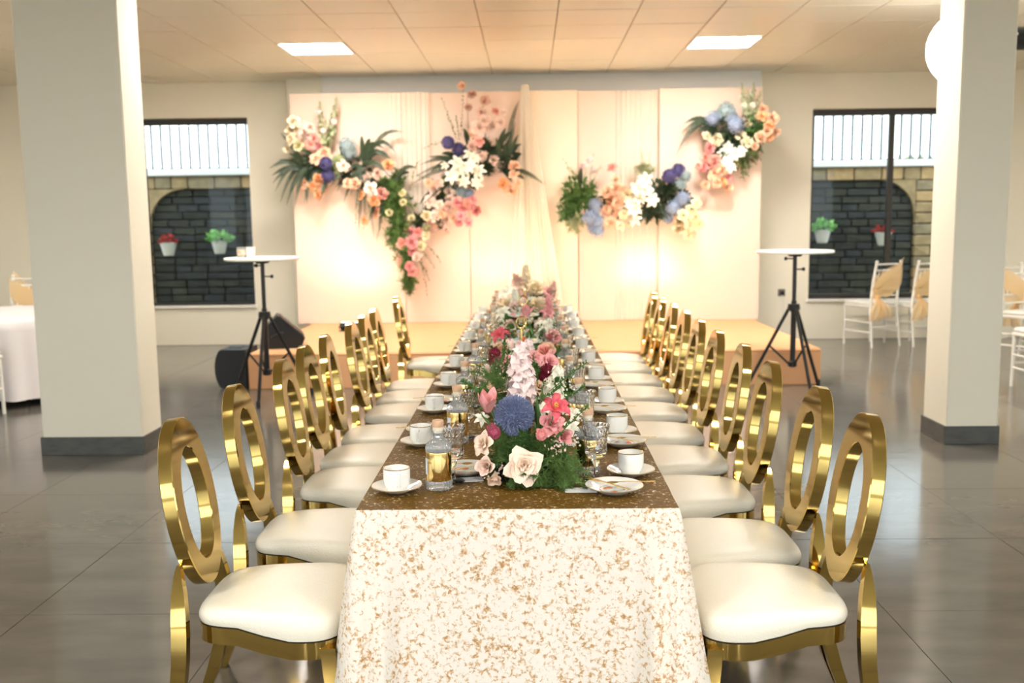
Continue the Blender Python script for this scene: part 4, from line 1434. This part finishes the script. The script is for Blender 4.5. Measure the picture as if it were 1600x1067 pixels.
for tip, sg in [((421,263),.06),((425,274),.04),((430,299),.1),((438,316),.1),((460,325),.06),((499,314),.03),((436,250),.02),((439,208),.03),((426,286),.06),((448,320),.07),((480,318),.04),((452,240),.03)]:
    wfrond(t, (478, 266), tip, sg)
for tip, sg in [((629,206),.1),((578,217),.04),((565,212),.02),((621,242),.14),((616,257),.1),((515,293),.06),((527,298),.06),((537,316),.05),((555,329),.03),((570,336),.03),((602,246),.08),((590,225),.06),((560,365),.02),((585,374),.02),((548,305),.05)]:
    wfrond(t, (568, 258), tip, sg)
for tip, sg in [((811,157),.08),((805,191),.02),((810,210),.02),((815,240),.02),((812,265),0),((820,280),.02),((655,258),.06),((650,275),.05),((668,245),.03),((790,225),.02),((640,290),.05),((775,215),.03),((668,300),.04),((850,288),.05),((660,320),.02)]:
    wfrond(t, (735, 262) if tip[0] < 730 else (786, 268), tip, sg)
for base, tip, mt in [((505,225),(499,156),G_pale),((517,222),(526,150),G_pale),((513,228),(519,175),G_olive),((508,230),(509,185),G_pale)]:
    wspire(t, base, tip, mt)
for px, py, c in [(497,175,'lilac'),(499,190,'lilac'),(505,205,'lilac'),(525,170,'lilac'),(522,190,'lilac'),(520,205,'lilac'),(516,218,'lilac')]:
    put(t, 'hyd', px, py, .045, c, 11.47)
for a, c, sg in [((715,222),(689,150),.0),((715,222),(698,178),.02),((718,222),(712,180),0),((720,222),(724,140),0),((735,230),(758,160),.02),((710,225),(660,232),.04),((640,300),(655,250),.05),((780,262),(855,289),.02),((700,300),(640,275),.06),((655,390),(668,465),.03),((650,380),(680,420),.02),((665,380),(690,410),0),((560,300),(555,350),0),((580,310),(565,372),.02),((600,330),(588,380),.02),((650,400),(672,440),.03)]:
    wbranch(t, a, c, sg)
for c, rad, n, sx, dr, sd in [((612,285),.2,16,1,.1,1),((622,320),.24,18,.8,.3,2),((622,355),.24,18,.7,.6,3),((632,390),.22,16,.6,.8,4),((640,425),.16,10,.5,1,5),((770,235),.2,12,1,0,6),((735,280),.2,10,1,0,7),((690,295),.16,9,1,0,8),((640,440),.12,6,.4,1.2,9)]:
    fluff(t, at(*c, 11.48)-t.location, rad, n, 60, .06, sd, G_fern if c[0] < 700 else G_dark, dr, sx, .0065)
for k, (px, py) in enumerate([(470,250),(485,270),(500,262),(520,270),(540,278),(560,275),(580,285),(600,290),(610,310),(618,335),(625,350),(630,372),(634,395),(638,410),(612,300),(604,320),(622,365),(655,345),(670,325),(690,305),(700,285),(715,250),(735,235),(755,225),(770,245),(785,255),(760,265),(680,345)]):
    gr = 595 < px < 645
    fluff(t, at(px, py, 11.47)-t.location, .17 if gr else .13, 11, 46, .055, 200+k, G_fern if gr else G_dark, .5 if gr else .1, .8, .0065)
for c, tip, sg in [((500,262),(455,300),.08),((500,262),(475,318),.05),((498,258),(470,235),.03),((520,270),(500,312),.04),((600,290),(575,350),.03),((600,290),(592,365),.02),((610,300),(640,270),.06),((610,300),(650,262),.08),((690,300),(655,320),.04),((690,300),(665,285),.04),((720,260),(690,240),.04),((720,262),(672,270),.06),((775,240),(800,205),.03),((775,245),(790,200),.02),((780,255),(815,225),.03),((780,260),(800,285),.02),((735,240),(725,200),.02),((540,262),(532,225),.02),((555,262),(600,232),.1),((560,265),(608,275),.08)]:
    wfrond(t, c, tip, sg)
for c, sd in [((490,262),1),((560,262),2),((735,262),5),((790,245),6),((690,310),7)]:
    stuff(leaf_blob(60, .15, .07, sd).build('leaf_cluster', G_dark, t, Matrix.Translation(at(*c, 11.52)-t.location) @ Matrix.Rotation(PI/2, 4, 'X'), angle=0, fix=False))

t = wall_piece('low wide spray of blue hydrangeas, peach roses and white lilies, right half of the backdrop', at(985, 310, 11.55))
for px, py, s, c in [(949,300,.07,'peach'),(962,296,.075,'peach'),(971,299,.07,'peach'),(979,304,.065,'cream'),(958,330,.08,'peach'),(948,328,.065,'peach'),(953,349,.07,'peach'),(966,317,.075,'peach'),(969,353,.06,'cream'),
    (957,262,.06,'coral'),(961,281,.06,'peach'),(955,315,.06,'orange'),(975,335,.06,'cream'),(1066,338,.08,'lemon'),(1079,328,.075,'lemon'),(1087,341,.075,'lemon'),(1060,358,.07,'cream'),(1076,367,.07,'lemon'),(1092,351,.07,'lemon'),(1078,352,.07,'cream'),(1088,318,.06,'lemon'),(1062,347,.06,'cream'),(983,348,.055,'cream')]:
    put(t, 'rose', px, py, s, c)
for px, py, s, c in [(930,320,.095,'blue'),(921,340,.1,'blue'),(932,346,.1,'blue'),(934,361,.085,'blue'),(926,356,.08,'blue'),(928,330,.08,'blue'),(1071,275,.085,'bluegreen'),(1063,288,.085,'bluegreen'),(1067,311,.1,'blue'),(1051,325,.1,'blue'),(1043,341,.07,'blue'),(1058,318,.08,'blue')]:
    put(t, 'hyd', px, py, s, c, 11.44)
for px, py in [(1060,266),(1046,275)]:
    put(t, 'all', px, py, .09, 'purple', 11.38)
for px, py, s in [(997,294,.11),(1008,281,.1),(1018,312,.105),(1005,299,.1),(990,328,.11),(992,344,.09),(1013,300,.09),(984,318,.08),(997,312,.09)]:
    put(t, 'lily', px, py, s, 'white', 11.36)
for a, c, sg in [((905,285),(878,248),.02),((912,285),(919,245),0),((920,288),(928,240),0),((1010,275),(1000,232),.03),((1012,275),(1015,236),0),((905,280),(885,262),0),((925,285),(940,258),0),((1000,280),(990,262),0)]:
    wbranch(t, a, c, sg, G_pale)
for px, py in [(915,258),(922,250),(928,265),(908,262)]:
    put(t, 'hyd', px, py, .05, 'lilac', 11.47)
for c, rad, n, sx, dr, sd, mt in [((898,308),.24,22,1,.1,11,G_fern),((892,325),.2,14,1,.6,12,G_mid),((915,300),.18,12,1,0,13,G_fern),((1022,325),.22,18,1,.2,14,G_dark),((1034,300),.18,12,1,0,15,G_dark),((895,345),.14,8,1,.8,16,G_pale),((1010,275),.15,8,1,-.6,17,G_pale)]:
    fluff(t, at(*c, 11.47)-t.location, rad, n, 60, .06, sd, mt, dr, sx, .0065)
for c, sd, mt in [((905,312),11,G_mid),((1020,328),12,G_dark),((1036,298),13,G_dark),((960,315),14,G_dark),((900,300),15,G_mid),((1060,320),16,G_dark)]:
    stuff(leaf_blob(70, .16, .07, sd).build('leaf_cluster', mt, t, Matrix.Translation(at(*c, 11.52)-t.location) @ Matrix.Rotation(PI/2, 4, 'X'), angle=0, fix=False))
for tip, sg in [((1045,345),.02),((1000,350),.02),((1010,352),0),((908,262),.02),((1040,280),.02)]:
    wfrond(t, (1020, 315) if tip[0] > 950 else (905, 300), tip, sg)

t = wall_piece('small round spray of coral and white roses in the top right of the backdrop', at(1140, 220, 11.55))
for px, py, s, c in [(1105,214,.065,'cream'),(1119,219,.075,'cream'),(1157,212,.065,'cream'),(1168,223,.075,'cream'),(1168,194,.065,'cream'),(1108,232,.065,'rose'),(1102,248,.065,'coral'),(1117,253,.08,'coral'),
    (1092,260,.045,'coral'),(1100,262,.055,'rose'),(1117,271,.085,'peach'),(1129,267,.07,'peach'),(1138,278,.06,'rose'),(1102,290,.055,'peach'),(1121,286,.06,'peach'),(1138,293,.06,'peach'),(1110,262,.06,'coral'),(1128,285,.06,'orange'),
    (1192,172,.06,'peach'),(1190,182,.06,'orange'),(1207,186,.07,'peach'),(1202,197,.06,'orange'),(1213,207,.05,'peach'),(1202,214,.055,'orange'),(1189,215,.07,'peach'),(1179,229,.05,'peach'),(1199,205,.06,'peach')]:
    put(t, 'rose', px, py, s, c)
for px, py, s, c in [(1135,173,.115,'bluegreen'),(1113,185,.1,'blue'),(1150,195,.11,'blue'),(1142,184,.09,'blue'),(1122,180,.08,'bluegreen')]:
    put(t, 'hyd', px, py, s, c, 11.44)
for px, py, s in [(1137,231,.09),(1150,241,.09),(1137,252,.09),(1142,262,.08),(1158,236,.08),(1128,240,.07)]:
    put(t, 'lily', px, py, s, 'white', 11.38)
for tip, sg in [((1068,194),.06),((1066,207),.07),((1056,243),.14),((1079,187),.03),((1072,218),.08),((1090,205),.02)]:
    wfrond(t, (1120, 200), tip, sg)
for base, tip in [((1165,180),(1159,127)),((1172,182),(1179,127)),((1168,184),(1169,138)),((1176,190),(1190,140))]:
    wspire(t, base, tip, G_pale)
for px, py in [(1160,152),(1163,165),(1172,150),(1176,165),(1168,172)]:
    put(t, 'hyd', px, py, .045, 'white', 11.47)
for a, c, sg in [((1160,225),(1170,262),0),((1165,225),(1190,252),.02),((1155,230),(1160,270),0),((1170,225),(1182,258),.02)]:
    wbranch(t, a, c, sg, G_olive)
for c, sd, mt in [((1120,205),21,G_dark),((1178,203),22,G_mid),((1145,225),23,G_dark),((1125,255),24,G_dark),((1182,198),25,G_mid),((1160,205),26,G_dark)]:
    stuff(leaf_blob(64, .15, .07, sd).build('leaf_cluster', mt, t, Matrix.Translation(at(*c, 11.52)-t.location) @ Matrix.Rotation(PI/2, 4, 'X'), angle=0, fix=False))
for k, (px, py, mt_) in enumerate([(1115,205,G_dark),(1135,215,G_dark),(1160,205,G_dark),(1178,200,G_mid),(1185,210,G_mid),(1150,230,G_dark),(1125,240,G_dark),(1160,245,G_olive),(1175,235,G_olive)]):
    fluff(t, at(px, py, 11.47)-t.location, .14, 11, 46, .05, 240+k, mt_, .1, 1, .0065)
fluff(t, at(1160, 245, 11.46)-t.location, .2, 10, 50, .05, 31, G_olive, .6, 1, .006)

# ------------------------------------------------------------------ the nearest table centrepiece
def near_rose(t, spec, px, py, y, r, colour, d, seed, nm='rose'):
    """large bloom: the heart is the part, each outer petal a piece of it"""
    P = rose_petals(spec, seed)
    b = MB()
    for li, (v, f) in P:
        if li < 2:
            b.add(v, f)
    b.lathe([(.001, -.28), (.06, -.26), (.1, -.1), (.06, .15), (.001, .2)], 8)
    M = facing(at(px, py, y)-t.location, d, r, seed)
    o = b.build(nm, F[colour], t, M, angle=180, fix=False)
    for li, (v, f) in P:
        if li >= 2:
            MB().add(v, f).build('petal', F[colour], o, angle=180, fix=False)
    return o
base = Vector((-.02, 2.90, ZS))
t = thing('flower_centrepiece', 'nearest table flowers with a blue allium ball and one big cream rose', 'flower arrangement', base, 0, 'table centrepieces')
A = lambda px, py, y: at(px, py, y)-base
MB().lathe([(.001, 0), (.075, 0), (.09, .015), (.095, .05), (.085, .055), (.001, .05)], 24).build('bowl', M_black, t)
near_rose(t, ROSE_OPEN, 819, 727, 2.775, .053, 'ivory', (.05, -1, .35), 8)
near_rose(t, ROSE, 757, 694, 2.84, .040, 'ivory', (-.75, -.8, .35), 2)
near_rose(t, ROSE_BUD, 762, 729, 2.80, .044, 'blush', (-.3, -1, .25), 5)
near_rose(t, ROSE_BUD, 774, 742, 2.80, .036, 'ivory', (-.1, -.7, -.5), 9)
near_rose(t, ROSE, 862, 663, 2.88, .042, 'pink', (.3, -1, .6), 4)
near_rose(t, ROSE_BUD, 877, 681, 2.86, .038, 'pink', (.6, -1, .2), 6)
near_rose(t, ROSE_BUD, 848, 676, 2.84, .024, 'rose', (-.3, -1, .1), 7)
near_rose(t, ROSE, 858, 566, 3.18, .036, 'pink', (.4, -.9, .6), 12)
near_rose(t, ROSE_BUD, 851, 552, 3.25, .036, 'coral', (-.2, -.8, .8), 13)
ob('allium', ALLIUM_BIG, t, facing(A(803, 649, 2.90), (0, -1, .2), .066), F['allium'])
# lily: petals as pieces of its heart
M = facing(A(866, 640, 2.85), (.25, -.75, .75), .052, .3)
o = MB().lathe([(.001, -.3), (.05, -.2), (.1, 0), (.05, .1), (.001, .12)], 10).build('lily', F['hot'], t, M)
for k in range(6):
    MB().add(*star_petal(1, .27, .7, k*PI/3, .75 if k % 2 else .55)).build('petal', F['hot'], o, angle=180, fix=False)
for k in range(5):
    a = k*2*PI/5
    s_ = MB().tube([(0, 0, .05), (.10*math.cos(a), .10*math.sin(a), .5)], .022, 5)
    s_.lathe([(.001, -.1), (.05, -.04), (.05, .04), (.001, .1)], 6, TR((.10*math.cos(a), .10*math.sin(a), .52), rx=.6, rz=a))
    s_.build('stamen', M_stamen, o)
# tulip
M = facing(A(763, 642, 2.88), (-.1, -.3, 1), .056, 2.4)
o = MB().lathe([(.001, -.1), (.06, -.06), (.08, .02), (.05, .2), (.001, .25)], 10).build('tulip', F['pink'], t, M)
for k, (v, f) in enumerate(tulip_petals()):
    MB().add(v, f).build('petal', F['pink'] if k % 2 == 0 else F['rose'], o, angle=180, fix=False)
stem(t, A(766, 640, 2.88), (-.03, 0, .04))
stem(t, A(868, 640, 2.86), (.03, 0, .04))
stem(t, A(803, 660, 2.92), (-.01, 0, .04), r=.004)
ob('flower_spike', STOCK, t, facing(A(815, 632, 3.02), (.0, .05, 1), .205, 1), F['lilac'])
ob('flower_spike', STOCK, t, facing(A(860, 640, 3.05), (.2, .05, 1), .15, 3), F['white'])
for px, py, y, s, c in [(773,552,3.3,.022,'burgundy'),(778,560,3.3,.018,'mauve'),(855,578,3.1,.024,'burgundy'),(850,588,3.1,.02,'burgundy'),(772,676,2.84,.022,'mauve'),(768,668,2.86,.016,'mauve'),(846,680,2.82,.018,'rose')]:
    ob('allium_bud', ALLIUM, t, facing(A(px, py, y), (0, -1, .4), s), F[c])
for px, py, y, s, c in [(893,668,2.88,.03,'white'),(897,648,2.95,.028,'white'),(850,640,2.95,.03,'white'),(785,655,2.98,.03,'white'),(753,655,2.96,.028,'white')]:
    ob('lily', LILY, t, facing(A(px, py, y), (qf.uniform(-.4, .5), -1, .7), s, qf.uniform(0, 6)), F[c])
for i, (a, c, y, sg) in enumerate([((858,612),(918,566),2.95,.004),((866,640),(914,604),2.9,.006),((860,696),(920,634),2.80,.006),((835,622),(880,600),2.84,-.012),((762,626),(720,595),2.92,.006),((784,570),(790,530),3.1,0),((865,600),(872,592),3.0,0),((840,600),(832,560),3.1,0)]):
    sprig(t, A(*a, y), A(*c, y-.02), sg, G_mid, 26, .0135, .0042, i, nm='heather_sprig')
for i, (a, c, y, bend) in enumerate([((778,680),(742,636),2.85,.1),((842,690),(838,620),2.92,.05),((780,672),(752,648),2.9,.2),((845,640),(850,590),3.0,0)]):
    p0, p1 = A(*a, y), A(*c, y)
    b = MB().add(*leaf(1, .09, bend*.5), facing(p0, p1-p0, (p1-p0).length, i))
    b.build('long_leaf', G_mid if i else G_olive, t, angle=0, fix=False)
for c, rad, n, per, L, sd, dr, sx in [((825,742,2.86),.10,34,90,.022,1,.0,1.4),((790,735,2.88),.08,22,80,.02,2,.0,1.2),((872,722,2.84),.09,30,90,.022,3,.3,1.2),((884,732,2.80),.09,20,80,.022,4,.6,1),((846,704,2.88),.06,14,70,.018,5,-.1,1),((792,698,2.87),.08,24,80,.02,6,-.1,1),((825,745,2.78),.065,22,80,.018,7,.2,1.6),((770,590,3.1),.10,14,60,.02,8,-.4,1),((775,600,3.0),.07,10,50,.018,9,-.3,1),((822,690,2.86),.06,18,70,.018,10,0,1.3),((882,712,2.86),.05,10,50,.018,11,.2,1),((838,748,2.80),.07,16,70,.018,12,.3,1.4)]:
    fluff(t, A(*c), rad, n, per, L, sd, G_fern, dr, sx, .0011)
stuff(leaf_blob(160, .11, .035, 41, .75).build('leaf_bed', G_dark, t, TR((0, .02, .02)), angle=0, fix=False))
stuff(leaf_blob(60, .08, .035, 42, 1.2).build('leaf_bed', G_mid, t, TR((0, .05, .06)), angle=0, fix=False))
blossoms(t, [(A(785,735,2.80), .02, 22), (A(768,745,2.82), .018, 14), (A(873,700,2.82), .022, 26), (A(865,690,2.84), .02, 14), (A(890,640,2.95), .025, 20), (A(865,600,2.98), .03, 26), (A(785,590,3.05), .03, 20)], .0042, F['blush'], 3)
blossoms(t, [(A(895,690,2.86), .02, 20), (A(855,625,2.98), .035, 30), (A(880,610,3.0), .035, 26), (A(760,575,3.1), .03, 18), (A(835,650,2.96), .02, 14)], .0042, F['white'], 4)

# ------------------------------------------------------------------ the four centrepieces behind it
PLAN = [  # y, height, label, list of (kind, x, z, dy, size, colour)
 (3.92, 'second table flowers from the camera, peach roses around tall pink stock', [('rose',-.1,.13,-.08,.05,'peach'),('rose',.07,.12,-.1,.05,'peach'),('rose',-.02,.10,-.14,.045,'blush'),('rose',.12,.16,0,.05,'cream'),('rose',-.14,.17,0,.045,'blush'),('lily',.05,.24,-.05,.05,'pink'),('lily',-.08,.22,-.02,.05,'pink'),('stock',.02,.14,.05,.17,'lilac'),('tulip',.10,.22,0,.045,'pink'),('all',-.12,.22,-.02,.025,'burgundy'),('all',.1,.2,-.06,.024,'burgundy'),('hyd',-.05,.16,.02,.05,'white'),('hyd',.12,.12,-.06,.045,'white'),('tulip',-.05,.26,.06,.04,'blush')]),
 (5.05, 'third table flowers from the camera, with one tall pink tulip', [('rose',-.12,.12,-.08,.055,'peach'),('rose',.12,.13,-.08,.05,'peach'),('rose',-.02,.12,-.12,.05,'cream'),('rose',.15,.18,.02,.05,'pink'),('tulip',.01,.29,0,.055,'pink'),('lily',-.13,.2,-.04,.06,'hot'),('lily',.1,.24,.02,.05,'white'),('rose',-.07,.18,.02,.05,'blush'),('hyd',.05,.16,.05,.06,'white'),('hyd',-.14,.13,.04,.05,'white'),('stock',.12,.14,.08,.14,'white'),('all',-.1,.2,.03,.03,'burgundy')]),
 (6.2, 'fourth table flowers from the camera, pale roses with red buds', [('rose',-.1,.13,-.08,.055,'blush'),('rose',.1,.13,-.08,.055,'blush'),('rose',0,.16,-.08,.055,'cream'),('lily',-.14,.2,0,.07,'white'),('lily',.14,.2,0,.06,'pink'),('rose',-.05,.24,.02,.06,'blush'),('rose',.08,.25,.03,.06,'cream'),('all',-.06,.17,-.06,.03,'burgundy'),('hyd',.14,.14,.06,.06,'white'),('stock',.14,.16,.05,.16,'pink'),('stock',-.06,.2,.06,.16,'white')]),
 (7.45, 'farthest table flowers, tallest pale spray against the backdrop', [('rose',-.14,.16,-.06,.06,'cream'),('rose',.12,.17,-.06,.06,'blush'),('lily',-.15,.24,0,.085,'white'),('rose',-.04,.24,-.04,.07,'blush'),('rose',.07,.27,0,.08,'cream'),('rose',-.06,.32,.02,.06,'blush'),('stock',0,.3,.04,.17,'cream'),('stock',.2,.2,.02,.14,'dusty'),('lily',.17,.24,0,.07,'pink'),('hyd',.0,.18,0,.08,'white'),('tulip',-.08,.34,0,.05,'dusty'),('hyd',.1,.2,.06,.07,'greenish')]),
]
for gi, (y, lb, fl_) in enumerate(PLAN):
    t = thing('flower_centrepiece', lb, 'flower arrangement', (CXT+.01, y, ZS), 0, 'table centrepieces')
    MB().lathe([(.001, 0), (.075, 0), (.09, .015), (.095, .05), (.085, .055), (.001, .05)], 24).build('bowl', M_black, t)
    for kind, x, z, dy, s, c in fl_:
        d = Vector((x*3, -.7, .9))
        p = Vector((x, dy, z))
        me, nm = {'rose': (ROSES[qf.randrange(4)], 'rose'), 'lily': (LILY, 'lily'), 'stock': (STOCK, 'flower_spike'), 'tulip': (TULIP, 'tulip'), 'all': (ALLIUM, 'allium_bud'), 'hyd': (HYD[0], 'hydrangea')}[kind]
        if kind in ('stock', 'tulip'):
            d = Vector((x*.8, -.05, 1))
        ob(nm, me, t, facing(p, d, s, qf.uniform(0, 6)), F[c])
        stem(t, p-Vector((0, 0, .0)), (x*.2, 0, .03), G_bright if kind == 'tulip' else G_mid)
    for k in range(4):
        c = Vector((qf.uniform(-.12, .12), qf.uniform(-.1, .1), qf.uniform(.05, .13)))
        fluff(t, c, .13, 14, 46, .024, 50+gi*10+k, G_fern, -.2, 1.2, .0018)
    stuff(leaf_blob(110, .16, .07, 60+gi, 1.0).build('leaf_bed', G_mid, t, TR((0, 0, .03)), angle=0, fix=False))
    blossoms(t, [(Vector((qf.uniform(-.17, .17), qf.uniform(-.1, .1), qf.uniform(.12, .26))), .035, 26) for k in range(7)], .006, F['white'], 70+gi)
    for k in range(6):
        a = Vector((qf.uniform(-.1, .1), qf.uniform(-.05, .05), .1))
        sprig(t, a, a+Vector((qf.uniform(-.16, .16), qf.uniform(-.1, .05), qf.uniform(.1, .2))), .01, G_mid, 16, .014, .004, 90+gi*7+k, nm='heather_sprig')
    if gi in (0, 1):
        b = MB().add(*leaf(.16, .03, .3), facing((.04, -.02, .1), (.2, -.2, 1), 1, 1))
        b.build('long_leaf', G_bright, t, angle=0, fix=False)

# keep loose greenery above the cloth and in front of the panels it hangs on
for o in [o for o in bpy.data.objects if o.parent and o.get('kind') == 'stuff']:
    top = o.parent.name.startswith('flower_centrepiece')
    wall = o.parent.name.startswith('floral_hanging')
    if top or wall:
        M_, Mi = o.matrix_basis.copy(), o.matrix_basis.inverted()
        for v in o.data.vertices:
            w_ = M_ @ v.co
            if top and w_.z < .002:
                w_.z = .002
                v.co = Mi @ w_
            if wall and w_.y > .03:
                w_.y = .03
                v.co = Mi @ w_
